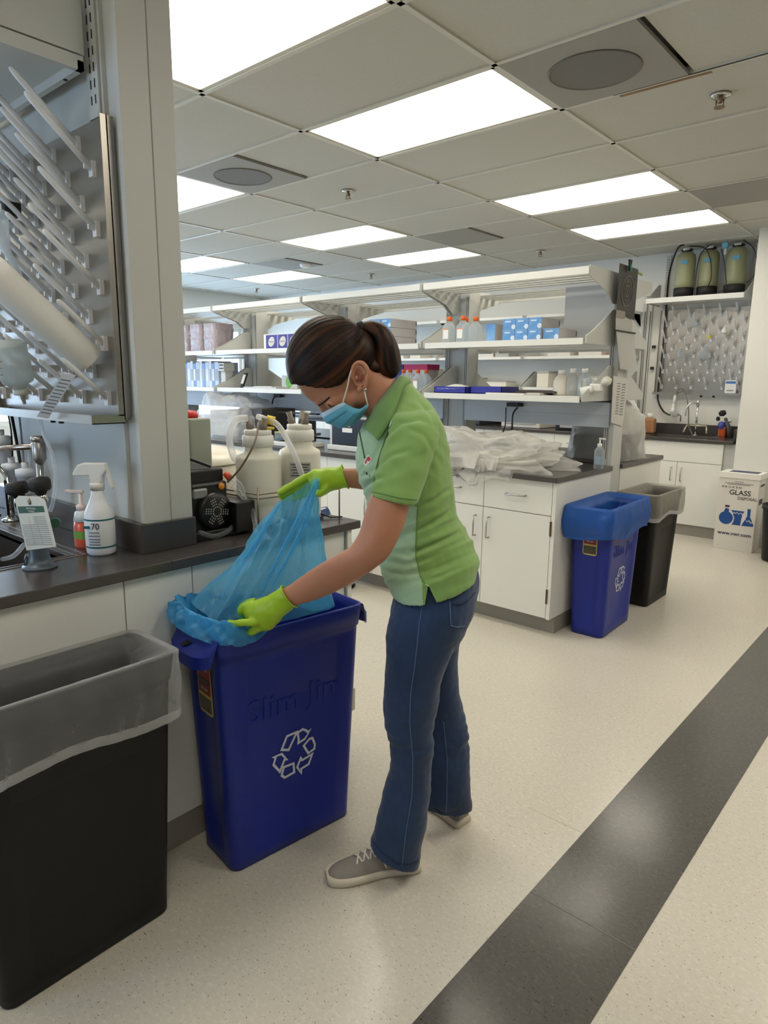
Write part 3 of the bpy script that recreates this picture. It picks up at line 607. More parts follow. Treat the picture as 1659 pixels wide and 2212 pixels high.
def recycle_parts(bin_, m, plane_y, la, lz, sc=1.0):
    S = [[(880, 1065), (918, 978), (990, 952), (930, 1068)],
         [(995, 960), (1030, 935), (1060, 945), (1072, 958), (1088, 942), (1048, 1000), (1000, 1026), (1003, 1000)],
         [(1085, 1000), (1105, 996), (1124, 1040), (1120, 1070), (1075, 1098), (1040, 1045)],
         [(1105, 1105), (1078, 1172), (1022, 1200), (1022, 1228), (992, 1187), (1018, 1128), (1028, 1142), (1095, 1110)],
         [(965, 1160), (970, 1220), (902, 1250), (880, 1235), (895, 1180)],
         [(824, 1110), (880, 1092), (915, 1130), (900, 1130), (868, 1208), (823, 1160), (838, 1114)]]
    for poly in S:
        P = [recyc(x, y, sc) for x, y in poly]
        P = [Vector((la+a, plane_y(lz+z)-.0008, lz+z)) for a, z in P]; n = len(P); c = sum(P, Vector())/n; mb = MB(); w = .0072*sc
        inn = []
        for i in range(n):
            e1 = (P[i]-P[i-1]).normalized(); e2 = (P[(i+1) % n]-P[i]).normalized(); nn = Vector((0, -1, 0))
            m1 = e1.cross(nn); m2 = e2.cross(nn); bi = (m1+m2); bi = bi.normalized() if bi.length > .05 else m1
            if i == 0: sg = 1
            k = 1/max(.5, bi.dot(m1)); inn.append(bi*k)
        area = sum(P[i].x*P[(i+1) % n].z-P[(i+1) % n].x*P[i].z for i in range(n)); s_ = 1 if area > 0 else -1
        A = [p+q*(w/2*s_) for p, q in zip(P, inn)]; B = [p-q*(w/2*s_) for p, q in zip(P, inn)]; d = Vector((0, -.0008, 0))
        mb.add([p+d for p in A]+[p+d for p in B], [[i, (i+1) % n, n+(i+1) % n, n+i] for i in range(n)])
        mb.build('recycling_arrow', m, bin_)
def recyc(x, y, sc):                      # outline of the folded arrows measured on the bin's side, in metres
    a = (x-973)/310*.148*sc + (0) ; z = -(y-1090)/310*.158*sc - (x-973)/310*.148*sc*-.42*1.0
    z = (-(y-1090) - (x-973)*.33)/310*.150*sc
    return a, z
navy = mat('navy_polyethylene', (24, 42, 138), .42, n=(160, .06), bump=(350, .12, .001), spec=.4)
bpoly = mat('black_polyethylene', (15, 14, 14), .50, n=(160, .1), bump=(350, .15, .001), spec=.35)
wink = mat('white_ink', (206, 212, 224), .5)
def slim_bin(label, m, loc, rz, marks, handles=True, a0=.222, a1=.252, b0=.098, b1=.118, H=.755, lean=0):
    t = thing('slim_bin', label, 'waste bin', (0, 0, 0))
    R = []
    for z, f, rec in ((0, 0, 0), (.004, .02, 0), (.03, .04, 0), (.05, .06, .0), (.056, .07, .006), (.30, .406, .006), (.655, .895, .006), (.668, .91, 0), (H-.07, .93, 0)):
        R.append(binring(z, a0+(a1-a0)*f-(.006 if z == 0 else 0), b0+(b1-b0)*f-(.006 if z == 0 else 0), rec))
    R.append(binring(H-.069, a1+.002, b1+.002, 0)); R.append(binring(H-.004, a1+.010, b1+.008, 0)); R.append(binring(H, a1+.008, b1+.006, 0)); R.append(binring(H, a1+.001, b1-.001, 0)); 
    R.append(binring(H-.03, a1-.006, b1-.006, 0)); R.append(binring(.02, a0-.006, b0-.006, 0))
    MB().rings(R, (True, True)).build('body', m, t)
    if handles:
        for s in (-1, 1):
            mb = MB(); n = 12
            def hf(u, v, o=0):
                # u across the end, v from the body outward; a lip that dips away from the rim
                yy = (u-.5)*2*(b1+.004)*(1-.10*v); e = abs(u-.5)*2
                return Vector((s*(a1+.004+.050*v*(1-.55*e**6)), yy, H-.002-.040*v-.012*(v*(1-e*e))-o))
            mb.grid(lambda u, v: hf(u, v), n, 6).grid(lambda u, v: hf(u, v, .006), n, 6)
            mb.grid(lambda u, v: hf(u, 1)-Z*(.036*v), n, 2).grid(lambda u, v: hf(u, 1)-Z*(.036*v)-Vector((s*.005, 0, 0)), n, 2)
            for e in (0, 1): mb.grid(lambda u, v: hf(e, u)-Z*(.036*v*u), 6, 2)
            mb.build('handle', m, t)
            c = hf(.5, .55)+Z*.0012; MB().lathe([(.001, 0), (.017, 0), (.019, .0004)], c, 18, axis=(s*.55, 0, 1), sx=.62, sy=1.5, cap=False).build('handle_hole', black, t)
    if marks:
        yb = -(b0+(b1-b0)*.48)-.0005
        ybf = lambda z: -(b0+(b1-b0)*(.07+(z-.056)*1.378))+.006
        recycle_parts(t, wink, ybf, -.002, .318, 1.07)
        e = text('Slim Jim', .10, m, t, (.01, ybf(.50)-.0006, .50), X, (0, -(b1-b0)*1.378, 1), name='embossed_lettering', ext=.0016, squash=1.12)
        # sticker on the near end
        fx = lambda z: -(a0+(a1-a0)*(.04+z*1.33)+.0015)+.006
        st = MB(); rr = rrect(.042, .085, .014, 4)
        def SP(y, z, o=0): return Vector((fx(z)-o, -y, z))
        poly_slab(MB(), [SP(y, .575+z, .001) for y, z in rr], -X, .001).build('sticker', mat('sticker_yellow', (206, 180, 110), .35), t)
        poly_slab(MB(), [SP(y, .62+z*.42, .0014) for y, z in rrect(.037, .08, .012, 4)], -X, .0006).build('sticker_badge', mat('sticker_red', (170, 26, 22), .3), t)
        MB().add([SP(-.037, .590, .002), SP(.037, .590, .002), SP(.037, .604, .002), SP(-.037, .604, .002)], [(0, 1, 2, 3)]).build('sticker_band', black, t)
        MB().add([SP(-.037, .555, .002), SP(.037, .555, .002), SP(.037, .588, .002), SP(-.037, .588, .002)], [(0, 1, 2, 3)]).build('sticker_panel', mat('sticker_dark_red', (130, 24, 24), .35), t)
        MB().add([SP(-.037, .498, .002), SP(.037, .498, .002), SP(.037, .545, .002), SP(-.037, .545, .002)], [(0, 1, 2, 3)]).build('sticker_picture', mat('sticker_photo', (90, 88, 60), .4, n=(30, .8, (1, 1, 3)), rgb2=(40, 40, 36)), t)
        text('Rubbermaid', .0125, wink, t, SP(0, .633, .0024), -Y, Z, ext=.0002); text('Slim Jim', .013, wink, t, SP(0, .571, .0026), -Y, Z, ext=.0002); text('Commercial Products', .0066, mat('sticker_yellow', (0, 0, 0)), t, SP(0, .597, .0026), -Y, Z, ext=.0002)
        text('60% Less !', .011, mat('bright_yellow', (230, 208, 70), .4), t, SP(0, .550, .0026), -Y, Z, ext=.0002)
    t.location = loc; t.rotation_euler = (0, 0, rz)
    return t
def liner(name, label, m, loc, rz, a, b, H, drop, seed, inner=.34, amp=.006, span=(0, 1), puff=.004, hem=True, hm=None):
    """thin film folded over a bin's rim: hangs inside, over the rim and down outside"""
    rnd = random.Random(seed); off = Vector((seed*3.1, seed*1.7, 0))
    t = thing(name, label, 'bin liner', (0, 0, 0)); n = 150
    prof = []
    for k in range(15): f = k/14; prof.append((-.010 if f > .97 else -.050-.012*(1-f), H-inner*(1-f)+.0, 1.6*(1-f)+.2))
    prof += [(-.004, H+.005, .15), (.006, H+.008, .15), (.014, H+.003, .2)]
    for k in range(1, 13): f = k/12; prof.append((.011+puff*math.sin(f*PI), H-drop*f, .35+.9*math.sin(f*PI*.9)))
    base = rrect(1, 1, .12, 8)
    def P(u, j):
        th = 2*PI*u; o, z, w = prof[j]
        # rounded rectangle parametrised by perimeter
        pr_ = per(a+o, b+o, .03, u); q = Vector((pr_[0], pr_[1], z)); nrm = Vector((pr_[2], pr_[3], 0))
        c = Vector((q.x*14, q.y*14, 0))+off
        d1 = noise.noise(Vector((c.x, c.y, z*5)))*amp*2.2*w + noise.noise(Vector((c.x*3, c.y*3, z*16)))*amp*.9*w
        fold = abs(noise.noise(Vector((u*26+seed, z*3+u*5, 3.3))))*amp*(2.2 if j < 14 else .5)*w
        zz = 0
        if j > 18: zz = (j-18)/12*drop*.16*noise.noise(Vector((u*7, seed, 1)))
        v = q+nrm*((-abs(d1) if j < 15 else abs(d1)*.7)+(-abs(fold) if j < 15 else abs(fold)*.6)+(.003 if j >= 15 else 0)); v.z += zz
        return v
    MB().grid(lambda u, v: P(u, min(len(prof)-1, round(v*(len(prof)-1)))), n, len(prof)-1, closeu=True).build('film', m, t)
    if hem:
        J = len(prof)-1
        MB().grid(lambda u, v: P(u, J)+Vector((0, 0, .026*(v)-.008)) + (lambda p: Vector((p[2], p[3], 0))*.0022)(per(a, b, .03, u)), n, 2, closeu=True).build('hem_band', hm or m, t)
    t.location = loc; t.rotation_euler = (0, 0, rz)
    return t
def per(a, b, r, u):
    """point and normal on a rounded rectangle's outline at parameter u"""
    L1, L2, A = 2*(b-r), 2*(a-r), PI*r/2; tot = 2*(L1+L2)+4*A; s = (u % 1)*tot
    segs = [('l', (a, -(b-r)), (0, 1), L1, (1, 0)), ('a', (a-r, b-r), 0), ('l', (a-r, b), (-1, 0), L2, (0, 1)), ('a', (-(a-r), b-r), 1), ('l', (-a, b-r), (0, -1), L1, (-1, 0)), ('a', (-(a-r), -(b-r)), 2), ('l', (-(a-r), -b), (1, 0), L2, (0, -1)), ('a', (a-r, -(b-r)), 3)]
    for g_ in segs:
        ln = g_[3] if g_[0] == 'l' else A
        if s <= ln+1e-9:
            if g_[0] == 'l': return (g_[1][0]+g_[2][0]*s, g_[1][1]+g_[2][1]*s, g_[4][0], g_[4][1])
            th = PI/2*(g_[2]+s/A); return (g_[1][0]+r*math.cos(th), g_[1][1]+r*math.sin(th), math.cos(th), math.sin(th))
        s -= ln
    return (a, -(b-r), 1, 0)
RZ1 = PI/2-.13
B1 = (-1.562, 1.281, 0)
# local +x runs away from the camera, local -y faces the aisle (+X)
bin1 = slim_bin('tall navy recycling bin being lined by the person, arrows mark on its side', navy, B1, RZ1, True)
bin2 = slim_bin('navy recycling bin with blue liner against the end of the far island', navy, (-1.572, 3.83, 0), PI/2+.03, True, handles=False)
bin3 = slim_bin('black slim bin with clear liner at the lower left corner', bpoly, (-1.605, .635, 0), PI/2, False, handles=False, a0=.215, b0=.090, b1=.106)
bin4 = slim_bin('black slim bin with clear liner behind the far navy bin', bpoly, (-1.58, 4.555, 0), PI/2, False, handles=False, a0=.20, a1=.245)
clearbag = mat('clear_film', (226, 227, 230), .26, alpha=(.20,), bump=(30, .4, .01), spec=.6)
bluebag = mat('blue_film', (52, 112, 200), .38, alpha=(.82, (.5, .7, 1)), bump=(24, .35, .01))
hemm = mat('film_hem', (232, 232, 233), .35, alpha=(.55,))
liner('bin_liner', 'clear plastic liner folded over the rim of the black bin at lower left', clearbag, (-1.603, .635, 0), PI/2, .256, .106, .757, .165, 3, amp=.0075, hm=hemm)
liner('bin_liner', 'crumpled blue liner folded over the far navy bin', bluebag, (-1.572, 3.83, 0), PI/2+.03, .300, .124, .772, .17, 5, amp=.008, puff=.012)
liner('bin_liner', 'clear greyish liner folded over the far black bin', mat('clear_film2', (200, 196, 184), .30, alpha=(.42,), bump=(30, .4, .01), spec=.6), (-1.58, 4.555, 0), PI/2, .256, .124, .757, .15, 8, amp=.005, hm=hemm)

# ---- broken glass box, round bin
gx0, gx1, gy0, gy1, gh = -1.655, -1.335, 6.455, 6.695, .66
gbx = thing('disposal_box', 'white cardboard broken glass disposal box printed with blue flasks', 'box', (-1.5, 6.58, 0))
card = mat('white_card', (226, 222, 214), .65)
bx('body', card, gbx, gx0, gy0, 0, gx1, gy1, gh, bev=.002)
MB().box(gx0-.006, gy0-.006, gh-.015, gx1+.006, gy1+.006, gh+.035).build('lid', mat('white_card2', (236, 234, 226), .6), gbx, bev=.002)
MB().box(gx0+.06, gy0+.045, gh+.0352, gx1-.03, gy1-.05, gh+.037).build('slot_flap', mat('lid_navy', (52, 58, 96), .5), gbx)
yf = gy0-.0012
text('B R O K E N', .024, ink, gbx, (gx0+.105, yf, .565), X, Z, ext=.0004, squash=1.25); text('GLASS', .062, ink, gbx, (gx0+.175, yf, .520), X, Z, ext=.0004, bold=.0006)
text('DISPOSAL', .036, mat('grey_print', (88, 88, 94), .6), gbx, (gx0+.238, yf, .473), X, Z, ext=.0004, bold=.0004)
text('www.vwr.com', .044, mat('navy_print', (34, 36, 84), .6), gbx, (gx0+.165, yf, .150), X, Z, ext=.0004, bold=.0009, squash=1.05)
for zz, w_ in ((.645-.03, .07), (.600, .23), (.590, .18)): bx('small_print', mat('grey_print', (0, 0, 0)), gbx, (gx0+gx1)/2-w_/2, yf, zz, (gx0+gx1)/2+w_/2, gy0, zz+.004)
fb_ = mat('flask_blue', (26, 78, 150), .6); fn = lambda ax_, az, c: Vector((gx0+ax_, gy0-.0003-c, az))
circ = [(.083+.056*math.cos(q), .292+.056*math.sin(q)) for q in [2*PI*k/28 for k in range(28)]]
circ = [(.083+.058*math.cos(q), .288+.058*math.sin(q)) for q in [math.radians(110+320*k/26) for k in range(27)]]+[(.103, .36), (.10, .375), (.092, .368), (.082, .382), (.074, .37), (.070, .37)]
MB().prism(circ, fn, .0008).build('flask_print', fb_, gbx)
MB().prism([(.068, .388), (.074, .378), (.082, .39), (.092, .38), (.104, .39), (.104, .402), (.068, .402)], fn, .0008).build('flask_print', mat('maroon_print', (70, 30, 60), .6), gbx)
MB().prism([(.135, .232), (.205, .232), (.212, .330), (.198, .342), (.184, .328), (.170, .344), (.158, .330), (.146, .340), (.138, .325), (.152, .295), (.148, .262)], fn, .0008).build('beaker_print', fb_, gbx)
MB().prism([(.120, .362), (.228, .362), (.215, .338), (.200, .350), (.184, .336), (.170, .352), (.158, .338), (.146, .350), (.138, .336)], fn, .0008).build('beaker_print', fb_, gbx)
MB().prism([(.214, .232), (.306, .236), (.310, .248), (.300, .268), (.282, .262), (.270, .282), (.256, .270), (.244, .290), (.236, .284), (.222, .255)], fn, .0008).build('cone_print', fb_, gbx)
MB().prism([(.240, .296), (.258, .278), (.272, .292), (.286, .272), (.298, .276), (.276, .318), (.276, .388), (.250, .388), (.252, .322)], fn, .0008).build('cone_print', fb_, gbx)
bx('side_print', mat('grey_print', (0, 0, 0)), gbx, gx1, gy0+.05, .42, gx1+.001, gy1-.06, .47); bx('side_print', mat('grey_print', (0, 0, 0)), gbx, gx1, gy0+.05, .58, gx1+.001, gy1-.04, .60)
rb = thing('round_bin', 'round black wastebasket cut off at the right edge by the wall', 'waste bin', (-1.12, 6.30, 0))
MB().lathe([(.001, .004), (.125, .004), (.13, .012), (.158, .44), (.168, .44), (.168, .475), (.160, .478), (.150, .44), (.124, .02), (.001, .02)], (-1.10, 6.33, 0), 40, cap=False).build('body', bpoly, rb)
# ================================================================ FAR ISLAND
IY0, IY1, SP0, SP1, JY0, JY1 = 3.40, 4.165, 4.18, 4.305, 4.315, 5.08
XEND = -1.70; BAY = 1.21; PX = [-1.735-BAY*k for k in range(6)]       # shelving posts
CW = .45
ordn = ['first', 'second', 'third', 'fourth', 'fifth', 'sixth', 'seventh', 'eighth', 'ninth']
def cabinet(x1, y, w, face, label, group, drawers=True, depth=.70, base=True, hinge=False, name='base_cabinet', topz=CB, dz=.715, end=None):
    """two-door base cabinet whose doors face -Y (face=-1) or +Y (face=1); x1 is its right side"""
    x0 = x1-w; t = thing(name, label, 'cabinet', ((x0+x1)/2, y, 0), group); s = face; g = .0022
    MB().box(x0, y-s*.022, .105, x1, y-s*depth, topz).build('carcass', white, t)
    bx('toe_kick', basem, t, x0, y-s*.075 if base else y-s*.02, 0, x1-(0 if not end else .0), y-s*(depth-.02), .105)
    for i in range(2):
        a, b = x0+w/2*i+g, x0+w/2*(i+1)-g
        d = bx('door', white, t, a, y, .110, b, y-s*.020, dz-g if drawers != 0 else topz-.01)
        hx = b-.045 if i == 0 else a+.045
        MB().tube([(hx, y+s*.004, .53), (hx, y+s*.034, .53), (hx, y+s*.034, .655), (hx, y+s*.004, .655)], .0055, 6).build('handle', handm, d)
        if drawers:
            if drawers == 'one':
                if i == 0: bx('drawer', white, t, x0+g, y, dz+g, x1-g, y-s*.020, topz-.004)
            else:
                dr = bx('drawer', white, t, a, y, dz+g, b, y-s*.020, topz-.004); hx = (a+b)/2
                MB().tube([(hx-.062, y+s*.004, .815), (hx-.062, y+s*.032, .815), (hx+.062, y+s*.032, .815), (hx+.062, y+s*.004, .815)], .0055, 6).build('handle', handm, dr)
    if hinge:
        for zz in (.20, .60): bx('hinge', mat('bronze_hinge', (92, 74, 70), .4, .6), t, x1-.004, y-.006*s-.012, zz, x1+.006, y+.022, zz+.085)
    return t
for k in range(8):
    cabinet(-1.735-.905*k, IY0+.03, .905, -1, 'white base cabinet on the near face of the far island, %s from its right end' % ordn[k], 'cabinets along the front of the far island', hinge=(k == 0))
ie = thing('island_end', 'white end panel and grey base of the far island', 'panel', (-1.72, 4.2, 0))
bx('end_panel', white, ie, -1.734, IY0+.03, .105, -1.712, SP0-.015, CB); bx('end_panel', white, ie, -1.734, SP1+.012, .105, -1.712, JY1-.02, CB)
bx('toe_base', basem, ie, -1.736, IY0+.105, 0, -1.716, SP0-.015, .104); bx('toe_base', basem, ie, -1.736, SP1+.01, 0, -1.716, JY1-.08, .104)
for k in range(8): cabinet(-1.735-.905*k, JY1-.03, .905, 1, 'white cabinet on the far island back face, %s from its right end' % ordn[k], 'cabinets along the back of the far island')
w2 = thing('worktop', 'long dark grey worktop on the near side of the far island', 'worktop', (-5, 3.8, CB))
bx('slab', epoxy, w2, -9.0, IY0, CB, XEND, IY1, CT, bev=.003)
w3 = thing('worktop', 'dark grey worktop on the far side of the far island carrying a bagged machine', 'worktop', (-5, 4.7, CB))
bx('slab', epoxy, w3, -9.0, JY0, CB, XEND, JY1, CT, bev=.003)
# shelving frame: posts, service rail
fr = thing('shelving_frame', 'grey white shelving posts and wide service rail along the far island', 'shelving', (-4.9, 4.24, CB))
for i, x in enumerate(PX):
    w = .13 if i else .028
    if i: MB().box(x-.10, SP0+.01, CT, x+.10, SP1-.01, 2.10).build('post', greyw, fr)
    else: MB().box(x-.01, SP0-.012, 0, x+.018, SP1+.008, 2.13).build('post', greyw, fr)
    for s, yy in ((1, SP0), (-1, SP1)):
        for q in ((-.085, .085) if i else (-.03,)):
            MB().box(x+q-.016, yy-s*.006, CT+.0, x+q+.016, yy+s*.02, 2.08).build('slotted_upright', greyw, fr)
            MB().box(x+q-.0085, yy-s*.0066, CT+.04, x+q-.0045, yy, 2.05).box(x+q+.0045, yy-s*.0066, CT+.04, x+q+.0085, yy, 2.05).build('slot_line', mat('slot_shadow', (52, 52, 50), .7), fr)
for i in range(5):
    a, b = PX[i+1]+.10, PX[i]-(.10 if i else .012)
    MB().box(a, SP0-.02, 1.180, b, SP1+.02, 1.335).box(a, SP0-.026, 1.255, b, SP0-.019, 1.258).build('service_rail', duct, fr)
    bx('rail_lip', mat('dark_slot', (60, 62, 64), .5), fr, a, SP0-.012, 1.337, b, SP0+.0, 1.350)
def shelf_bay(i, z, side, label, group, dep=.40, stuff=True):
    a, b = PX[i+1]+.01, PX[i]-.022
    y0 = SP0-.008 if side < 0 else SP1+.008; yf = y0+side*dep
    t = thing('bench_shelf', label, 'shelf', ((a+b)/2, y0, z), group)
    bx('deck', shelfw, t, a+.014, y0, z-.020, b-.014, yf, z, bev=.002)
    bx('front_lip', shelfw, t, a+.014, yf, z-.036, b-.014, yf+side*.010, z+.001)
    for x in (a, b):
        s = [(0, -.03), (dep+.004, -.03), (dep+.004, .012), (dep-.10, .055), (.05, .185), (0, .185)]
        MB().prism(s, lambda p, q, c: Vector((x-.003+c, y0+side*p, z+q)), .006).build('end_bracket', greyw, t)
    return t
bn = ['right end bay', 'second bay from the right', 'third bay from the right', 'fourth bay from the right', 'leftmost bay']
Z2, Z3, Z1 = 1.712, 1.378, 2.10
for i in range(5):
    shelf_bay(i, Z2, -1, 'upper white shelf on the near side of the far island, %s' % bn[i], 'near side shelves')
    shelf_bay(i, Z3, -1, 'lower white shelf on the near side of the far island, %s' % bn[i], 'near side shelves')
    shelf_bay(i, Z2, 1, 'upper white shelf on the hidden side of the far island, %s' % bn[i], 'far side shelves')
    shelf_bay(i, Z3, 1, 'lower white shelf on the hidden side of the far island, %s' % bn[i], 'far side shelves')
    for side, sn in ((-1, 'near'), (1, 'hidden')):
        a, b = PX[i+1]+.01, PX[i]-.022; y0 = SP0-.008 if side < 0 else SP1+.008; dep = .40; yf = y0+side*dep
        t = thing('top_rack', 'slatted top rack on the %s side of the far island, %s' % (sn, bn[i]), 'shelf', ((a+b)/2, y0, Z1), 'slatted top racks')
        bx('front_rail', shelfw, t, a, yf, Z1-.038, b, yf+side*.022, Z1+.004)
        for k in range(4): bx('slat', greyw, t, a, y0+side*(.03+.085*k), Z1-.030, b, y0+side*(.078+.085*k), Z1-.022)
        for x in (a, b):
            MB().prism([(0, -.17), (.07, -.17), (.15, -.115), (dep+.008, -.045), (dep+.008, .012), (0, .012)], lambda p, q, c: Vector((x-.004+c, y0+side*p, Z1+q)), .008).build('end_bracket', greyw, t)
# grey board standing at the end of the upper shelf
t = thing('divider_board', 'pale grey board standing at the right end of the upper shelf', 'board', (-1.9, 4.23, Z2))
MB().box(-2.10, SP0-.012, Z2+.001, -1.768, SP0-.004, 2.055).build('sheet', mat('pale_grey_board', (186, 190, 194), .5), t)

def E3(px, py, y): p = at(px, py, 1, y); return p
# ---------- boxes, bottles on the shelves
gb_blue = mat('glove_box_blue', (74, 134, 200), .45, n=(9, .35), rgb2=(128, 176, 222)); gb_side = mat('glove_box_side', (186, 182, 182), .6)
def glove_box(x, y, z, w, d, h, label, group, vert=False):
    t = thing('glove_box', label, 'box', (x, y, z), group)
    MB().box(x, y, z, x+w, y+d, z+h).build('carton', gb_side, t)
    bx('blue_end', gb_blue, t, x+.0005, y-.0012, z+.0005, x+w-.0005, y, z+h-.0005)
    bx('print_strip', mat('pale_print', (206, 224, 240), .5), t, x+w*.18, y-.0016, z+h*.68, x+w*.62, y-.001, z+h*.80)
    MB().lathe([(.001, 0), (h*.22, 0)], (x+w*.86, y-.0014, z+h*.25), 14, axis=(0, -1, 0), cap=False).build('print_roundel', mat('pale_print', (0, 0, 0)), t)
    bx('tab', mat('tab_grey', (96, 94, 96), .6), t, x+w-.0005, y+d-.012, z+h*.45, x+w+.001, y+d, z+h*.9)
    return t
GW, GH, GD = .088, .067, .24
yy = 3.82
for k in range(3): glove_box(-2.345+.0905*k, yy, Z2+.001, GW, GD, GH, 'pale blue glove carton in the bottom row of the right end bay, %s from left' % ordn[k], 'glove cartons in the right end bay')
glove_box(-2.345+.0905*3+.004, yy+.02, Z2+.001, .105, GD, GH, 'pale blue glove carton ending the bottom row at right, its long grey side bare', 'glove cartons in the right end bay')
for k in range(3): glove_box(-2.345+.0905*k, yy+.005, Z2+.0685, GW, GD, GH, 'pale blue glove carton in the top row of the right end bay, %s from left' % ordn[k], 'glove cartons in the right end bay')
t = thing('glove_box', 'blue glove carton standing on end beside the orange capped bottles', 'box', (-2.45, 3.85, Z2), 'glove cartons in the right end bay')
MB().box(-2.455, 3.80, Z2+.001, -2.385, 3.90, Z2+.105).build('carton', gb_side, t); bx('blue_end', gb_blue, t, -2.4545, 3.7985, Z2+.0015, -2.3855, 3.80, Z2+.1045); bx('blue_edge', gb_blue, t, -2.455, 3.80, Z2+.1045, -2.385, 3.90, Z2+.106)
orange = mat('orange_cap', (232, 104, 28), .4)
clearb = mat('clear_bottle', (214, 222, 226), .12, alpha=(.34, (.94, .97, 1)), spec=.6)
def media(x, y, z, h, r, label, group, lab=True, cap=orange, m=clearb):
    t = thing('media_bottle', label, 'bottle', (x, y, z), group)
    R = []
    for rr, hh in ((r*.94, .002), (r, .01), (r, h*.62), (r*.86, h*.70), (r*.5, h*.80), (r*.42, h*.86)):
        R.append([Vector((x+px, y+py, z+hh)) for px, py in rrect(rr, rr, rr*.35 if hh < h*.65 else rr*.9, 4)])
    MB().rings(R).build('body', m, t)
    MB().lathe([(r*.48, h*.84), (r*.48, h), (r*.44, h*1.01)], (x, y, z), 20).build('cap', cap, t)
    if lab:
        bx('label', paper, t, x-r*.62, y-r-.0015, z+h*.16, x+r*.55, y-r-.0005, z+h*.52); bx('label_band', mat('orange_print', (226, 120, 80), .5), t, x-r*.62, y-r-.002, z+h*.50, x+r*.55, y-r-.0008, z+h*.54)
    return t
yb = 3.88
for px, yv, lb, l in ((970, 3.86, True, 'orange capped clear bottle, front left of four'), (1000, 3.86, True, 'orange capped clear bottle, front centre of four'), (1006, 3.98, False, 'orange capped clear bottle half hidden behind the front ones'), (1027, 3.90, False, 'orange capped clear bottle, right of four, without label')):
    media(at(px, 720, 1, yv).x, yv, Z2+.001, .172 if lb or px < 1010 else .165, .036, l+' on the upper shelf', 'orange capped bottles on the upper shelf', lb)
# second bay: cartons, bottles
for k in range(2): glove_box(-3.86+.09*k, 3.83, Z2+.001, GW, .24, GH*.9, 'blue carton low in the second bay partly hidden by the head, %s from left' % ordn[k], 'glove cartons in the second bay')
for r in range(3):
    for k in range(2): glove_box(-3.47+.10*k, 3.80+.01*k, Z2+.001+.062*r, .098, .30, .060, 'blue carton in the tall stack behind the ponytail, row %s from the shelf, %s' % (ordn[r], ('left', 'right')[k]), 'glove cartons in the second bay')
for k in range(3): glove_box(-3.78+.09*k, 3.92, Z2+.125+.002, GW, .26, .062, 'dark blue carton on top above the hair tie, %s from left' % ordn[k], 'glove cartons in the second bay')
for k in range(3): glove_box(-3.78+.09*k, 3.92, Z2+.001+.0625, GW, .26, .062, 'blue carton behind the ponytail in the middle layer, %s from left' % ordn[k], 'glove cartons in the second bay')
for k, px in enumerate((872, 886, 903, 921)): media(at(px, 815, 1, 3.87+.03*(k % 2)).x, 3.87+.03*(k % 2), Z3+.001, .158, .030, 'small orange capped bottle on the lower shelf behind the ponytail, %s from left' % ordn[k], 'small orange capped bottles', k % 2 == 0, mat('rust_cap', (206, 82, 32), .4))
t = thing('carton', 'navy carton behind the small orange capped bottles', 'box', (-3.3, 4.05, Z3)); MB().box(-3.52, 4.0, Z3+.001, -3.31, 4.14, Z3+.165).build('body', mat('navy_card', (34, 44, 130), .5), t); bx('lid', mat('navy_card', (0, 0, 0)), t, -3.525, 3.995, Z3+.165, -3.305, 4.145, Z3+.20)
t = thing('carton', 'crimson carton right of the navy one on the lower shelf', 'box', (-3.1, 4.05, Z3)); MB().box(-3.29, 4.0, Z3+.001, -3.08, 4.14, Z3+.16).build('body', mat('pale_card', (206, 200, 196), .6), t); bx('lid', mat('crimson_card', (198, 34, 92), .5), t, -3.295, 3.995, Z3+.16, -3.075, 4.145, Z3+.20)
t = thing('plastic_bag', 'clear bag of bundled wares leaning beside the small bottles', 'bag', (-3.15, 3.9, Z3)); MB().grid(lambda u, v: Vector((-3.16+.07*math.cos(2*PI*u)*math.sin(PI*min(.98, v*.9+.08))*(1+.25*noise.noise(Vector((u*8, v*5, 1)))), 3.90+.06*math.sin(2*PI*u)*math.sin(PI*min(.98, v*.9+.08)), Z3+.002+.15*v)), 24, 10, closeu=True).build('film', clearbag, t)
# lower shelf, right end bay
bl = mat('royal_blue_tray', (46, 50, 150), .45)
for x0, x1, yv, h, l in ((-2.86, -2.60, 3.80, .045, 'open royal blue carton with white contents at the left of the lower shelf'), (-2.58, -2.34, 3.83, .048, 'royal blue flat carton on the lower shelf')):
    t = thing('flat_carton', l, 'box', (x0, yv, Z3)); MB().box(x0, yv, Z3+.001, x1, yv+.22, Z3+.006).box(x0, yv, Z3, x1, yv+.004, Z3+h).box(x0, yv+.216, Z3, x1, yv+.22, Z3+h).box(x0, yv, Z3, x0+.004, yv+.22, Z3+h).box(x1-.004, yv, Z3, x1, yv+.22, Z3+h).build('tray', bl, t)
    if x0 < -2.7: MB().grid(lambda u, v: Vector((x0+.01+(x1-x0-.03)*u, yv-.004+.21*v, Z3+.03+.03*math.sin(PI*u)*math.sin(PI*v)+.006*noise.noise(Vector((u*9, v*9, 0))))), 14, 8).build('contents', paper, t)
    else: MB().box(x0+.004, yv+.004, Z3+h-.006, x1-.004, yv+.216, Z3+h).build('lid', bl, t)
pm = [paper, mat('brown_folder', (78, 66, 62), .6), mat('pale_grey_paper', (196, 196, 192), .7)]
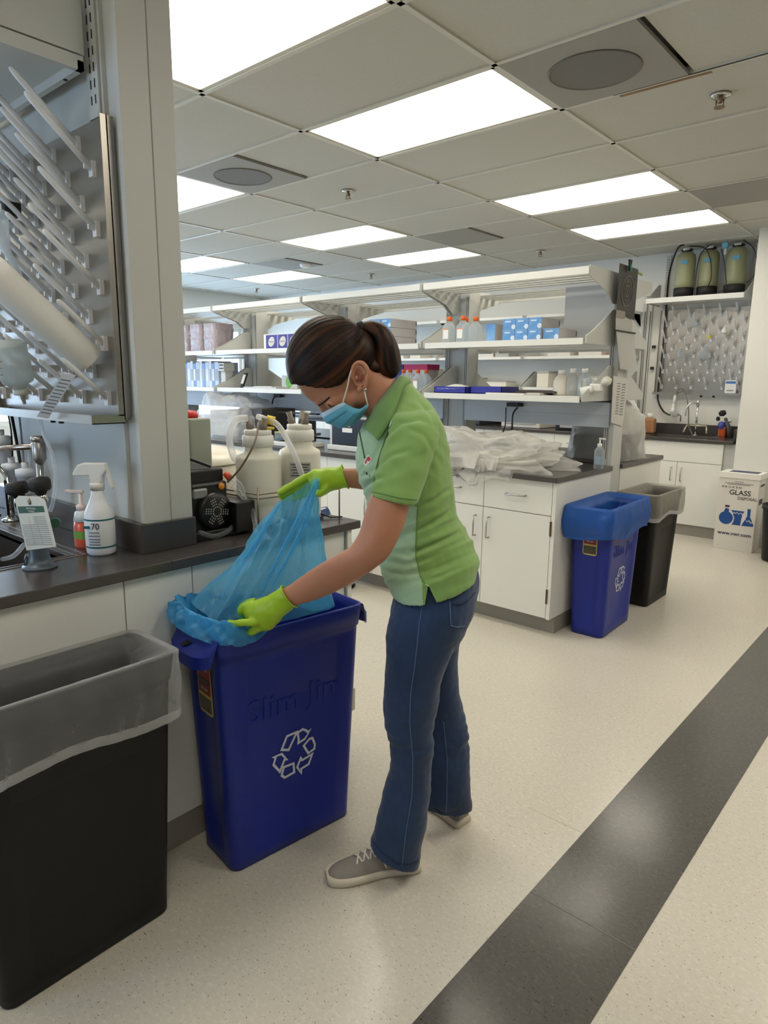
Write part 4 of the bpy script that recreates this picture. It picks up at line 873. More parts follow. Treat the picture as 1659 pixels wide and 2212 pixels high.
for i, (x0, x1, yv, dz, a, l) in enumerate([(-2.32, -2.07, 3.84, 0, 2, 'pale sheets lying on the lower shelf beside the blue carton'), (-2.28, -2.00, 3.90, .012, 1, 'dark brown folder lying on the sheets on the lower shelf'), (-2.44, -2.16, 3.80, 0, 0, 'white sheets at the front of the lower shelf')]):
    t = thing('paper_stack', l, 'papers', (x0, yv, Z3)); MB().box(x0, yv, Z3+.001+dz, x1, yv+.2, Z3+.010+dz).build('stack', pm[a], t); MB().box(x0+.02, yv+.01, Z3+.0102+dz, x1-.01, yv+.19, Z3+.013+dz).build('top_sheet', pm[(a+1) % 3 if a != 1 else 1], t)
# bottles near the right end (on the hidden side's shelf edge)
for px, w_, h_, m_, l in ((1212, .05, .155, hdpe, 'cloudy wide bottle with grey cap on the lower shelf'), (1236, .038, .165, mat('frosted', (214, 218, 218), .2, alpha=(.6,)), 'frosted bottle beside the cloudy one'), (1262, .042, .165, clearb, 'clear rounded bottle with white cap on the lower shelf')):
    x = at(px, 835, 1, 3.98).x; t = thing('lab_bottle', l, 'bottle', (x, 3.98, Z3), 'white capped bottles on the lower shelf')
    MB().lathe([(.001, 0), (w_*.95, .0), (w_, .01), (w_, h_*.55), (w_*.8, h_*.70), (w_*.42, h_*.80), (w_*.40, h_*.84)], (x, 3.98, Z3+.001), 24, cap=False).build('body', m_, t)
    MB().lathe([(w_*.46, h_*.83), (w_*.46, h_*.97), (w_*.42, h_*.99)], (x, 3.98, Z3+.001), 18).build('cap', wplast, t)
x = at(1285, 830, 1, 3.92).x
t = thing('pipette_filler', 'white pistol shaped filler with dark nozzle at the right end of the lower shelf', 'instrument', (x, 3.9, Z3))
MB().lathe([(.022, 0), (.024, .06), (.020, .07)], (x-.06, 3.86, Z3+.030), 16, axis=(.9, .3, .15)).build('barrel', wplast, t); MB().lathe([(.001, .0), (.013, -.001)], (x-.0605, 3.859, Z3+.030), 14, axis=(.9, .3, .15), cap=False).build('nozzle', blackm, t)
MB().box(x-.02, 3.89, Z3+.03, x+.05, 3.93, Z3+.075).build('body', wplast, t, bev=.006)
MB().lathe([(.022, 0), (.03, .03), (.02, .05)], (x+.05, 3.93, Z3+.07), 16, axis=(.6, 0, .7)).build('cup', hdpe, t)
# third bay: tissue boxes, phone, green disc
for k, (a, b) in enumerate(((570, 600), (600, 622), (622, 645), (645, 668))):
    x0 = at(a, 735, 1, 3.84).x; x1 = at(b, 735, 1, 3.84).x-.004
    t = thing('tissue_box', ['white and purple carton at the left end of the row on the upper shelf', 'purple fronted carton with white oval, second in the row left of the head', 'purple fronted carton with white oval, third in the row beside the hair', 'purple fronted carton half behind the hair'][k], 'box', (x0, 3.84, Z2), 'purple and white cartons')
    MB().box(x0, 3.84, Z2+.001, x1, 4.0, Z2+.125).build('carton', paper, t)
    bx('purple_front', mat('purple_print', (56, 52, 138), .5), t, x0+(.03 if k == 0 else .004), 3.8385, Z2+.006, x1-.003, 3.84, Z2+.118)
    c = ((x0+x1)/2+(.012 if k == 0 else 0), 3.838, Z2+.062); MB().lathe([(.001, 0), (.043, 0)], c, 24, axis=(0, -1, 0), cap=False, sx=1.05, sy=.85).build('white_oval', mat('oval_print', (206, 204, 196), .6), t); MB().box(c[0]-.03, 3.8372, c[2]-.004, c[0]+.03, 3.838, c[2]+.003).build('print_line', mat('grey_ink', (0, 0, 0)), t)
x = at(528, 830, 1, 3.93).x
t = thing('handset', 'dark handset with white face leaning on its stand on the lower shelf', 'phone', (x, 3.93, Z3)); ax1 = Vector((.22, .25, 1)).normalized()
MB().obox(Vector((x, 3.93, Z3+.072)), (X, ax1.cross(X), ax1), (.045, .014, .13)).build('body', blackm, t, bev=.003); MB().obox(Vector((x, 3.9225, Z3+.078))+Vector((-.004, 0, 0)), (X, ax1.cross(X), ax1), (.034, .004, .085)).build('face', paper, t); MB().box(x-.03, 3.90, Z3+.001, x+.03, 3.97, Z3+.01).build('stand', blackm, t)
x = at(625, 830, 1, 3.95).x
t = thing('carton', 'white carton with a green disc, just left of the head on the lower shelf', 'box', (x, 3.95, Z3)); MB().box(x-.10, 3.95, Z3+.001, x+.10, 4.06, Z3+.115).build('body', greyw, t); MB().lathe([(.001, 0), (.048, 0)], (x-.0, 3.9485, Z3+.060), 28, axis=(0, -1, 0), cap=False).build('green_disc', mat('leaf_disc', (112, 176, 48), .5), t)
t = thing('flat_box', 'thin pale tray lying at the front of the lower shelf, third bay', 'tray', (-4.6, 3.83, Z3)); MB().box(-5.0, 3.80, Z3+.001, -4.55, 3.95, Z3+.012).box(-4.86, 3.80, Z3+.012, -4.6, 3.94, Z3+.016).build('tray', greyw, t); bx('sheet', paper, t, -4.84, 3.81, Z3+.016, -4.62, 3.93, Z3+.018)
# fourth bay: wrapped packs, binders
wrap = mat('pinkish_film', (186, 172, 176), .3, n=(8, .35), bump=(24, .8, .02))
for k in range(5):
    x0 = -6.60+.23*k; t = thing('wrapped_pack', 'pinkish film wrapped pack on the upper shelf at left, %s from the left' % ordn[k], 'pack', (x0, 3.85, Z2), 'film wrapped packs')
    MB().grid(lambda u, v: Vector((x0+.11+.108*math.copysign(abs(math.cos(2*PI*u))**.35, math.cos(2*PI*u)), 3.96+.11*math.copysign(abs(math.sin(2*PI*u))**.35, math.sin(2*PI*u)), Z2+.002+.255*v))*1.0+Vector((0, 0, 0))+Vector((.008*noise.noise(Vector((u*20, v*9, k))), .01*noise.noise(Vector((u*20, v*9, k+5))), 0)), 32, 10, closeu=True).build('film', wrap, t)
    MB().box(x0+.02, 3.88, Z2+.22, x0+.20, 4.04, Z2+.258).build('top', wrap, t, bev=.01)
bmats = [mat('binder_blue', (120, 152, 204), .5), mat('binder_pale', (190, 204, 226), .5), mat('binder_white', (216, 220, 226), .5), mat('binder_grey', (150, 165, 176), .5)]
x = -6.35
for k in range(17):
    w_ = (.05, .06, .045)[k % 3]; h_ = .235+.012*((k*7) % 3-1)
    t = thing('binder', 'upright binder in the row on the lower shelf at left, %s from the left' % (ordn[k] if k < 9 else ['tenth', 'eleventh', 'twelfth', 'thirteenth', 'fourteenth', 'fifteenth', 'sixteenth', 'seventeenth'][k-9]), 'binder', (x, 3.87, Z3), 'binders on the lower shelf')
    MB().box(x, 3.87, Z3+.001, x+w_-.003, 4.10, Z3+h_).build('cover', bmats[(k*5+k//3) % 4], t); bx('spine_label', bmats[2] if k % 2 else bmats[3], t, x+.008, 3.8685, Z3+.06, x+w_-.011, 3.87, Z3+.17); x += w_
t = thing('tape_dispenser', 'small grey holder right of the binders', 'dispenser', (x+.02, 3.9, Z3)); MB().box(x+.01, 3.86, Z3+.15, x+.10, 3.98, Z3+.225).box(x+.02, 3.88, Z3+.001, x+.09, 3.97, Z3+.15).build('body', greyw, t, bev=.004); MB().box(x+.03, 3.857, Z3+.17, x+.09, 3.86, Z3+.18).box(x+.03, 3.857, Z3+.20, x+.09, 3.86, Z3+.21).build('slots', blackm, t)
# plug sets on the service rail
for (px, py), l, side in (((1115, 874), 'black plug strip on the service rail of the right end bay with two cords', 1), ((605, 855), 'black plug strip on the service rail left of the head', 0)):
    c = at(px, py, 1, SP0-.028); t = thing('plug_strip', l, 'plug', tuple(c)); MB().box(c.x-.06, c.y-.03, c.z-.014, c.x+.03, c.y, c.z+.014).build('adapter', black, t, bev=.003); MB().lathe([(.014, 0), (.012, .03)], (c.x+.03, c.y-.015, c.z), 12, axis=X).build('plug', blackm, t)
cord([at(1093, 880, 1, 4.14), at(1090, 925, 1, 4.12), at(1075, 945, 1, 4.05), at(1055, 963, 1, 3.98)], .004, black, label='thin black cord from the plug strip to the bagged machine, left of two', cat='cord')
cord([at(1118, 880, 1, 4.14), at(1108, 895, 1, 4.12), at(1106, 925, 1, 4.10), at(1104, 952, 1, 4.02)], .006, black, label='thicker black cord from the plug strip to the bagged machine', cat='cord')
cord([at(600, 855, 1, 4.13), at(590, 862, 1, 4.13), at(587, 885, 1, 4.12), at(585, 920, 1, 4.10), at(587, 950, 1, 4.08)], .007, black, label='black cord hanging from the plug strip left of the head', cat='cord')
# ---------- on the far island's near worktop
filmw = mat('dust_cover_film', (240, 239, 234), .2, alpha=(.42,), bump=(18, .9, .03), n=(10, .12), spec=.9)
def blob(name, label, cat, m, cx, cy, ax_, ay, h, seed, pw=.55, lean=0, rough=.16, nu=72, nv=26, skirt=.12, z=CT, hang=False):
    t = thing(name, label, cat, (cx, cy, z))
    def P(u, v):
        th = 2*PI*u; c, s = math.cos(th), math.sin(th); e = .62
        rx = math.copysign(abs(c)**e, c); ry = math.copysign(abs(s)**e, s); ph = v*PI/2
        k = math.cos(ph)**pw if v < 1 else 0.; zz = math.sin(ph)
        q = Vector((rx*k, ry*k, zz)); d = 1+rough*noise.noise(q*2.2+Vector((seed, 0, 0)))+rough*.55*noise.noise(q*6+Vector((0, seed, 0)))
        cr = 1-abs(noise.noise(Vector((q.x*3.1+q.z, q.y*5+q.z*2, seed))))*2.2; cr2 = 1-abs(noise.noise(Vector((q.x*8-q.y*3, q.y*9, seed+4))))*2.4; f = .9*max(-.6, cr)+.5*max(-.6, cr2)
        sk = 1+skirt*max(0, 1-v*5)*(.5+noise.noise(Vector((u*14, 0, seed))))
        yv = min(cy+ay*q.y*d*sk, SP0-.03 if cy < 4.2 else 9); zv = z+.002+max(0, h*zz*(1+(d-1)*1.3+.05*f)*(.80+.20*(1-rx*k)))
        if hang and yv < IY0-.004: zv = min(zv, z+.004)-(IY0-yv)*1.6*(zv < z+.06); yv = IY0-.008-(IY0-yv)*.12
        return Vector((cx+ax_*q.x*d*sk+lean*zz, yv, zv))
    MB().grid(P, nu, nv, closeu=True).build('film', m, t); return t
bagm = blob('dust_cover', 'big crumpled clear plastic sheet over flat equipment on the far island worktop', 'cover', filmw, -2.36, 3.70, .52, .33, .175, 4, pw=.40, rough=.30, nu=120, nv=40, hang=True)
t = thing('flat_equipment', 'low grey machine under the crumpled plastic sheet', 'instrument', (-2.3, 3.72, CT)); MB().box(-2.62, 3.50, CT+.001, -1.98, 3.94, CT+.05).box(-2.35, 3.55, CT+.05, -2.05, 3.9, CT+.085).build('housing', mat('pale_machine', (206, 204, 196), .5), t, bev=.01); MB().box(-2.6, 3.49, CT+.02, -2.4, 3.5, CT+.05).build('panel', blackm, t)
cord([at(1000, 960, 1, 4.0), at(998, 945, 1, 4.05), at(1010, 950, 1, 4.1), at(1030, 965, 1, 4.05)], .005, black, label='coiled black cord left of the big plastic sheet', cat='cord')
x = at(1293, 1000, 1, 3.95).x
t = thing('pump_bottle', 'clear sanitizer bottle with white pump at the right end of the far island worktop', 'bottle', (x, 3.95, CT)); MB().lathe([(.001, 0), (.026, 0), (.028, .006), (.028, .115), (.014, .135)], (x, 3.95, CT+.001), 24, cap=False).build('bottle', clearb, t); MB().lathe([(.014, .13), (.014, .155), (.005, .158), (.005, .185)], (x, 3.95, CT), 14).beam((x-.006, 3.95, CT+.187), (x+.035, 3.95, CT+.185), .012, .008).build('pump', wplast, t); MB().lathe([(.0285, .03), (.0285, .08)], (x, 3.95, CT), 24, cap=False).build('label', mat('grey_blue_label', (150, 170, 186), .4), t)
# bagged block, black monitor back, printer
cx = -5.02
t = thing('bagged_instrument', 'big instrument under clear plastic with a dark side, beside the column', 'instrument', (cx, 3.85, CT))
MB().box(-5.36, 3.68, CT+.001, -4.95, 4.08, CT+.235).build('housing', mat('pale_machine', (0, 0, 0)), t, bev=.01); MB().box(-4.95, 3.70, CT+.001, -4.62, 4.08, CT+.265).build('dark_housing', mat('charcoal_box', (62, 60, 60), .6), t, bev=.006)
blob('dust_cover', 'clear plastic dust cover draped over the instrument beside the column', 'cover', mat('dust_cover_film2', (236, 238, 240), .2, alpha=(.34,), bump=(18, .9, .03), n=(10, .15), spec=.9), -5.12, 3.84, .44, .27, .335, 9, pw=.30, rough=.12, nu=80, nv=26, skirt=.25)
xa, xb = -3.66, -3.30
t = thing('card_printer', 'black fronted desktop device with white label and white base behind the mask', 'instrument', (-3.5, 3.6, CT))
MB().box(xa-.03, 3.57, CT+.001, xb+.01, 3.86, CT+.04).box(xa-.03, 3.60, CT+.04, xb+.01, 3.86, CT+.235).build('housing', mat('device_white', (222, 220, 214), .4), t, bev=.006)
MB().box(xa+.005, 3.585, CT+.028, xb+.002, 3.60, CT+.24).build('front', mat('device_black', (30, 36, 50), .3), t, bev=.008); bx('label', paper, t, xa+.12, 3.583, CT+.138, xa+.22, 3.585, CT+.17); MB().box(xa+.09, 3.582, CT+.03, xa+.20, 3.585, CT+.055).build('slot', black, t); bx('indicator', paper, t, xb-.035, 3.583, CT+.07, xb-.025, 3.585, CT+.10); bx('print_line', paper, t, xa+.14, 3.583, CT+.18, xa+.20, 3.5845, CT+.184)
grn = mat('green_tips', (52, 140, 112), .4)
x = at(625, 955, 1, 3.75).x
t = thing('tip_rack', 'green and clear pipette tip rack on the worktop behind the carboys', 'tip rack', (x, 3.75, CT)); MB().box(x-.13, 3.70, CT+.001, x+.15, 3.86, CT+.075).build('base', clearb, t); MB().box(x-.12, 3.71, CT+.01, x+.14, 3.85, CT+.045).build('tray', grn, t); MB().box(x-.13, 3.70, CT+.077, x+.15, 3.86, CT+.085).build('lid', mat('yellowish_lid', (206, 200, 110), .4), t)
t = thing('tablet_arm', 'dark thin shelf stand on the worktop above the second carboy', 'stand', (-4.1, 3.9, CT)); MB().box(-4.28, 3.82, CT+.185, -3.86, 4.0, CT+.198).box(-4.24, 3.86, CT+.001, -4.225, 3.96, CT+.185).box(-3.90, 3.86, CT+.001, -3.885, 3.96, CT+.185).build('stand', mat('slate_metal', (70, 78, 92), .4), t); bx('bar', blackm, t, -4.55, 3.80, CT+.235, -4.05, 3.84, CT+.248)
t.children
t = thing('scanner_bed', 'flat white and grey device lying open between the carboys and the printer', 'instrument', (-4.05, 3.55, CT)); MB().box(-4.35, 3.46, CT+.001, -3.85, 3.70, CT+.035).build('base', mat('device_white', (0, 0, 0)), t, bev=.005); MB().obox((-4.1, 3.60, CT+.06), ((1, 0, .18), (0, 1, 0), (-.18, 0, 1)), (.42, .2, .02)).build('lid', mat('slate_metal', (0, 0, 0)), t)
t = thing('open_book', 'white sheets and a thick binder lying at the left end of the far worktop', 'papers', (-5.9, 3.7, CT)); MB().box(-6.25, 3.55, CT+.001, -5.75, 3.85, CT+.03).build('stack', blackm, t); MB().grid(lambda u, v: Vector((-6.3+.55*u, 3.5+.3*v, CT+.034+.02*math.sin(2*PI*u)**2)), 12, 3).build('sheets', paper, t)
# ---------- posters on the island's end post
xp = -1.714
def sheet(name, label, m, pts, dx=.0, curl=0, th=.0015, parts=None, cat='poster'):
    P = [at(x, y, 0, xp+dx) for x, y in pts]; c = P[0]
    t = thing(name, label, cat, tuple(c), 'papers pinned on the end post')
    nx = 10; ny = 4
    def G(u, v):
        a = P[0].lerp(P[1], u); b = P[3].lerp(P[2], u); q = a.lerp(b, v); q.x += curl*math.sin(PI*u*.5)*v*v+curl*.3*v; return q
    MB().grid(G, nx, ny).grid(lambda u, v: G(u, v)-X*th, nx, ny).build('sheet', m, t)
    return t, G
dkp = mat('dark_poster', (46, 42, 38), .55, n=(14, .3))
t, G = sheet('poster', 'dark poster with faint ring pattern clipped at the top of the far island end post', dkp, [(1339, 568), (1379, 582), (1370, 692), (1331, 672)], .006)
c = G(.5, .5); pal = mat('faint_ring', (92, 88, 80), .7)
for r_, w_ in ((.095, .012), (.062, .008), (.035, .012), (.012, .010)): MB().lathe([(r_-w_/2, .002), (r_+w_/2, .002)], c, 32, axis=X, cap=False, sx=1.0, sy=.85).build('ring_print', pal, t)
cp = at(1361, 574, 0, xp+.02); t = thing('clip', 'green and black spring clip holding the dark poster', 'clip', tuple(cp))
MB().beam(cp+Vector((0, -.016, .035)), cp+Vector((0, 0, -.03)), .012, .010).beam(cp+Vector((0, .016, .035)), cp+Vector((0, 0, -.03)), .012, .010).build('arms', blackm, t, bev=.002); MB().beam(cp+Vector((.006, -.008, .004)), cp+Vector((.006, .0, -.035)), .014, .008).build('jaw', mat('clip_green', (36, 134, 96), .4), t)
cp2 = at(1386, 591, 0, xp); t = thing('clip', 'pale green peg sticking out behind the dark poster', 'clip', tuple(cp2)); MB().beam(cp2+Vector((-.01, -.03, .004)), cp2+Vector((-.01, .03, -.003)), .014, .012).build('arm', mat('pale_green_clip', (120, 166, 70), .4), t, bev=.003)
sheet('notice', 'small brownish note taped over the lower corner of the dark poster', mat('buff_note', (150, 142, 134), .7), [(1332, 669), (1351, 673), (1350, 689), (1330, 686)], .009)
sheet('notice', 'grey rectangular note under the dark poster', mat('grey_note', (184, 182, 178), .7), [(1330, 686), (1366, 693), (1365, 719), (1330, 713)], .006)
t, G = sheet('wall_calendar', 'long grey curled sheets hanging on the end post below the notes', mat('grey_sheet', (188, 188, 184), .7), [(1331, 714), (1371, 721), (1366, 803), (1336, 797)], .012, curl=.03)
bx('binding', blackm, t, xp+.002, G(0, 0).y, G(0, 0).z-.003, xp+.020, G(1, 0).y, G(0, 0).z+.004)
t, G = sheet('list_sheet', 'narrow printed list taped low on the far island end post', mat('list_white', (208, 206, 200), .7), [(1325, 812), (1358, 818), (1345, 921), (1320, 913)], .003)
for k in range(12):
    p, q = G(.28, .14+.058*k), G(.48, .14+.058*k); MB().box(xp+.0045, p.y, p.z-.003, xp+.0052, q.y, p.z+.002).build('printed_row', mat('grey_ink', (0, 0, 0)), t)
    p, q = G(.60, .14+.058*k), G(.85, .14+.058*k); MB().box(xp+.0045, p.y, p.z-.003, xp+.0052, q.y, p.z+.002).build('printed_row', mat('grey_ink', (0, 0, 0)), t)
# bagged machine on the far side worktop
t = thing('bagged_machine', 'upright machine in a clear plastic bag on the far side worktop', 'instrument', (-1.9, 4.7, CT)); MB().box(-2.12, 4.45, CT+.001, -1.80, 4.85, CT+.16).build('base', mat('charcoal_box', (0, 0, 0)), t, bev=.01); MB().box(-2.10, 4.47, CT+.16, -1.82, 4.83, CT+.35).build('tower', mat('pale_machine', (0, 0, 0)), t, bev=.02)
blob('dust_cover', 'clear plastic bag over the upright machine behind the end post', 'cover', filmw, -1.95, 4.66, .21, .25, .43, 13, pw=.28, rough=.12, nu=64, nv=26)
# ================================================================ REAR SINK BENCH
RY = 6.76; RW = 7.40; RXE = -1.66
k = 0
t = cabinet(-1.735, RY+.02, .80, -1, 'white sink cabinet with two doors under the rear sink', 'cabinets along the back wall', drawers='one', depth=.62, base=False)
for k in range(6): cabinet(-2.545-.905*k, RY+.02, .905, -1, 'white base cabinet along the back wall, %s left of the rear sink cabinet' % ordn[k], 'cabinets along the back wall', depth=.62)
bx('filler_panel', greyw, t, -1.733, RY+.045, 0, -1.64, RW, CB)
wr = thing('worktop', 'dark worktop with sink along the back wall', 'worktop', (-4, 7.1, CB))
MB().box(-8.0, RY, CB, -2.50, RW, CT).box(-2.50, RY, CB, -1.85, RY+.10, CT).box(-2.5, 7.22, CB, -1.85, RW, CT).box(-1.85, RY, CB, -1.655, RW, CT).build('slab', epoxy, wr, bev=.003)
MB().box(-2.50, RY+.10, CT-.20, -1.85, 7.22, CT-.19).box(-2.51, RY+.09, CT-.19, -2.50, 7.23, CB).box(-1.85, RY+.09, CT-.19, -1.84, 7.23, CB).box(-2.5, RY+.09, CT-.19, -1.85, RY+.10, CB).box(-2.5, 7.22, CT-.19, -1.85, 7.23, CB).build('basin', epoxy, thing('sink', 'dark sink basin let into the back wall worktop', 'sink', (-2.2, 7.0, .75)))
MB().box(-8.0, RW-.02, CT, -1.65, RW+.005, 1.045).box(-1.67, RY+.05, CT, -1.65, RW, 1.045).build('backsplash', epoxy, wr)
# small drying rack
cols = []
for k in range(11):
    for j in range(5):
        z = 1.425+.158*j+(.079 if k % 2 else 0)
        if z < 2.16: cols.append((-2.56+.0745*k, z, .15))
rk2 = rack('drying_rack', 'smaller steel pegboard drying rack above the rear sink', -2.63, -1.775, 1.365, 2.20, RW-.004, cols, tray=.07)
for x in (-2.15, -2.03): MB().lathe([(.012, 0), (.012, -.02), (.001, -.022)], (x, RW-.03, 1.344), 10).build('foot', rubber, rk2)
# shelf with three tanks
TZ = 2.285
t = thing('wall_shelf', 'white bracket shelf carrying three gas tanks above the rear sink', 'shelf', (-2.2, 7.2, TZ))
bx('deck', shelfw, t, -2.66, 7.02, TZ-.030, -1.76, RW, TZ); bx('front_lip', shelfw, t, -2.66, 7.008, TZ-.045, -1.76, 7.02, TZ+.002)
for x in (-2.66, -1.76): MB().prism([(0, -.045), (.40, -.045), (.40, .0), (.30, .03), (.06, .17), (0, .17)], lambda p, q, c: Vector((x-.004+c, RW-p, TZ+q)), .008).build('end_bracket', greyw, t)
for x in (-2.60, -1.80): MB().box(x-.02, RW-.004, 2.2, x+.02, RW+.01, 2.74).build('shelf_upright', greyw, t)
for x in (-2.60,):
    m_ = MB()
    for k in range(20):
        for q in (-.010, .006): m_.box(x+q, RW-.0048, 2.22+.025*k, x+q+.005, RW-.004, 2.232+.025*k)
    tag(m_.build('slot', mat('slot_shadow', (0, 0, 0)), t), kind='stuff')
tank = mat('sage_fibreglass', (150, 152, 116), .4, n=(30, .16, (1, 1, 4)))
for i, (px, yv) in enumerate(((1479, 7.16), (1529, 7.19), (1588, 7.19))):
    x = at(px, 600, 1, yv).x; c = (x, yv, TZ+.001)
    t = thing('gas_tank', ['sage green tank with black foot at the left on the high shelf', 'sage green tank with black foot in the middle of the high shelf', 'sage green tank with black foot at the right on the high shelf'][i], 'tank', c, 'tanks on the high shelf')
    r = .089
    MB().lathe([(r, .08), (r*1.01, .15), (r, .36), (r*.92, .40), (r*.65, .425), (.03, .433)], c, 32).build('shell', tank, t)
    MB().lathe([(.001, 0), (r*1.03, 0), (r*1.05, .09), (r*.99, .095)], c, 32).build('foot', blackm, t)
    MB().lathe([(.035, .42), (.035, .44)], c, 16).box(x-.045, yv-.022, c[2]+.438, x+.05, yv+.022, c[2]+.458).build('valve_head', blackm, t); MB().lathe([(.013, -.03), (.013, .03)], (x+.0, yv-.02, c[2]+.456), 12, axis=X).build('valve_fitting', wplast, t)
    MB().box(x-.02, yv-r-.003, c[2]+.31, x+.045, yv-r+.008, c[2]+.345).build('sticker', mat('sticker_blue', (62, 142, 178), .4), t)
g = at(1568, 530, 1, 7.1); t = thing('pressure_gauge', 'light blue round gauge between the middle and right tanks', 'gauge', tuple(g)); MB().lathe([(.028, 0), (.028, .03), (.022, .032)], g, 20, axis=(0, -1, 0)).build('dial', mat('gauge_blue', (100, 180, 210), .4), t); MB().lathe([(.01, -.0), (.01, -.06)], g-Z*.02, 10).build('stem', wplast, t)
hl = ['black tube from the left tank running down the wall', 'black tube arching over the left tank', 'black tube between the left and middle tanks', 'black tube between the middle and right tanks', 'black tube looping off the right tank to the wall']
for i, (ps, r_) in enumerate([([(1478, 528), (1462, 540), (1446, 590), (1440, 650), (1432, 750), (1424, 820), (1421, 862), (1433, 888), (1448, 897)], .009), ([(1490, 532), (1520, 535), (1534, 560), (1536, 600), (1527, 622)], .006), ([(1532, 530), (1513, 550), (1504, 590), (1500, 636), (1504, 640)], .006), ([(1558, 538), (1566, 580), (1567, 620), (1552, 631)], .006), ([(1606, 518), (1626, 535), (1634, 565), (1628, 595), (1612, 610)], .006)]):
    cord([at(x, y, 1, 7.22 if i == 0 and k_ > 1 else 7.05) if not (i == 0 and k_ > 2) else at(x, y, 1, 7.36) for k_, (x, y) in enumerate(ps)], r_, black, 'tank_tube', None, 8, label=hl[i], cat='tube')
# things round the rear sink
f = at(1500, 955, 1, 7.27); f.z = CT; h = at(1508, 870, 1, 7.27)
t = thing('lab_faucet', 'tall steel gooseneck faucet with cross handles at the rear sink', 'faucet', tuple(f))
MB().lathe([(.026, 0), (.026, .008), (.012, .012)], f, 16).tube([f, h], .010, 10).lathe([(.016, -.03), (.016, .02), (.01, .025)], h, 12).build('riser', chrome, t)
MB().tube(spline([h-Z*.01, h+Vector((-.05, -.03, .0)), h+Vector((-.085, -.06, -.05)), h+Vector((-.09, -.07, -.13))]), .008, 8).build('spout', chrome, t)
MB().tube([f+Vector((-.09, 0, .10)), f+Vector((.10, 0, .10))], .007, 8).tube([f+Vector((.10, 0, .10)), f+Vector((.115, -.03, .03))], .008, 8).tube([f+Vector((-.09, 0, .10)), f+Vector((-.11, -.03, .03))], .008, 8).build('cross_handles', mat('pale_brass', (210, 204, 180), .3, .7), t)
cord([at(1461, 850, 1, 7.3), at(1468, 841, 1, 7.3), at(1479, 845, 1, 7.28), at(1487, 880, 1, 7.22), at(1488, 920, 1, 7.2), at(1498, 943, 1, 7.18)], .0055, mat('grey_hose', (96, 92, 86), .4), 'sink_hose', None, 8, label='dark hose arching from the white filter down into the rear sink', cat='hose')
a, b = at(1452, 893, 1, 7.34), at(1459, 853, 1, 7.34)
t = thing('inline_filter', 'white inline filter tube fixed to the wall left of the rear faucet', 'filter', tuple(a)); MB().tube([a, a.lerp(b, .3), a.lerp(b, .31), a.lerp(b, .6), a.lerp(b, .61), b], [.020, .020, .014, .014, .017, .014], 14).build('body', wplast, t); MB().lathe([(.024, -.03), (.028, 0), (.02, .03)], a+Vector((.03, .0, -.01)), 14, axis=X).build('bowl', mat('frosted', (0, 0, 0)), t); MB().tube([a+Vector((.06, 0, -.01)), a+Vector((.09, 0, -.02)), a+Vector((.09, 0, -.08))], .006, 8).build('outlet', mat('grey_hose', (0, 0, 0)), t)
x = at(1553, 940, 1, 7.18).x
t = thing('soap_bottle', 'amber soap bottle with blue round top beside the rear faucet', 'soap bottle', (x, 7.28, CT)); MB().box(x-.03, 7.24, CT+.001, x+.04, 7.31, CT+.10).build('bottle', mat('amber_bottle', (176, 74, 28), .25), t, bev=.01); MB().lathe([(.001, -.04), (.03, -.03), (.038, 0), (.03, .03), (.001, .04)], (x-.005, 7.26, CT+.115), 16, cap=False).build('blue_top', mat('blue_violet', (70, 72, 160), .4), t)
x = at(1565, 935, 1, 7.2).x
t = thing('spray_unit', 'black sprayer head with silver fittings on a grey arm at the rear sink corner', 'sprayer', (x, 7.25, CT)); c = Vector((x, 7.25, CT))
MB().tube([c+Vector((.05, 0, .0)), c+Vector((.02, 0, .10)), c+Vector((-.02, 0, .19))], [.028, .022, .014], 12).build('arm', mat('dark_grey_metal', (70, 70, 70), .5), t); MB().lathe([(.02, -.03), (.032, 0), (.02, .03)], c+Vector((-.05, 0, .235)), 12, axis=(1, 0, .4)).lathe([(.014, -.02), (.02, 0), (.014, .02)], c+Vector((-.085, 0, .18)), 12).build('nozzle', blackm, t); MB().lathe([(.012, 0), (.014, .05)], c+Vector((-.02, 0, .19)), 12, axis=(.3, 0, -.9)).lathe([(.012, 0), (.012, .04)], c+Vector((.0, 0, .16)), 10, axis=X).build('fitting', chrome, t)
c = at(1577, 846, 1, 7.34); t = thing('carton', 'small white carton with blue band on the rear rack tray', 'box', tuple(c)); MB().box(c.x-.05, 7.335, 1.35, c.x+.05, 7.375, 1.495).build('body', paper, t); bx('blue_band', mat('band_blue', (62, 116, 190), .5), t, c.x-.045, 7.334, 1.462, c.x+.045, 7.335, 1.485); bx('small_print', mat('grey_ink', (0, 0, 0)), t, c.x-.03, 7.334, 1.39, c.x+.03, 7.335, 1.40)
# glassware hanging on the rear rack
for i, (px, py, r_, m_, l) in enumerate([(1522, 765, .055, clearb, 'round glass flask hanging on the rear rack'), (1500, 700, .035, clearb, 'small glass cylinder on the left of the rear rack'), (1470, 765, .04, clearb, 'small clear funnel low on the left of the rear rack'), (1533, 728, .016, yel, 'yellow ring stopper on the rear rack'), (1565, 715, .03, wplast, 'white cone hanging on the right of the rear rack')]):
    c = at(px, py, 1, 7.27); t = thing('glassware', l, 'glassware', tuple(c), 'glassware on the rear rack')
    MB().lathe([(.001, -r_), (r_*.8, -r_*.6), (r_, 0), (r_*.7, r_*.7), (r_*.3, r_), (r_*.3, r_*1.8)], c, 20, axis=(.2, -.5, .7), cap=False).build('vessel', m_, t); MB().lathe([(r_*.34, r_*1.8), (r_*.34, r_*1.9)], c, 16, axis=(.2, -.5, .7)).build('lip', m_, t)
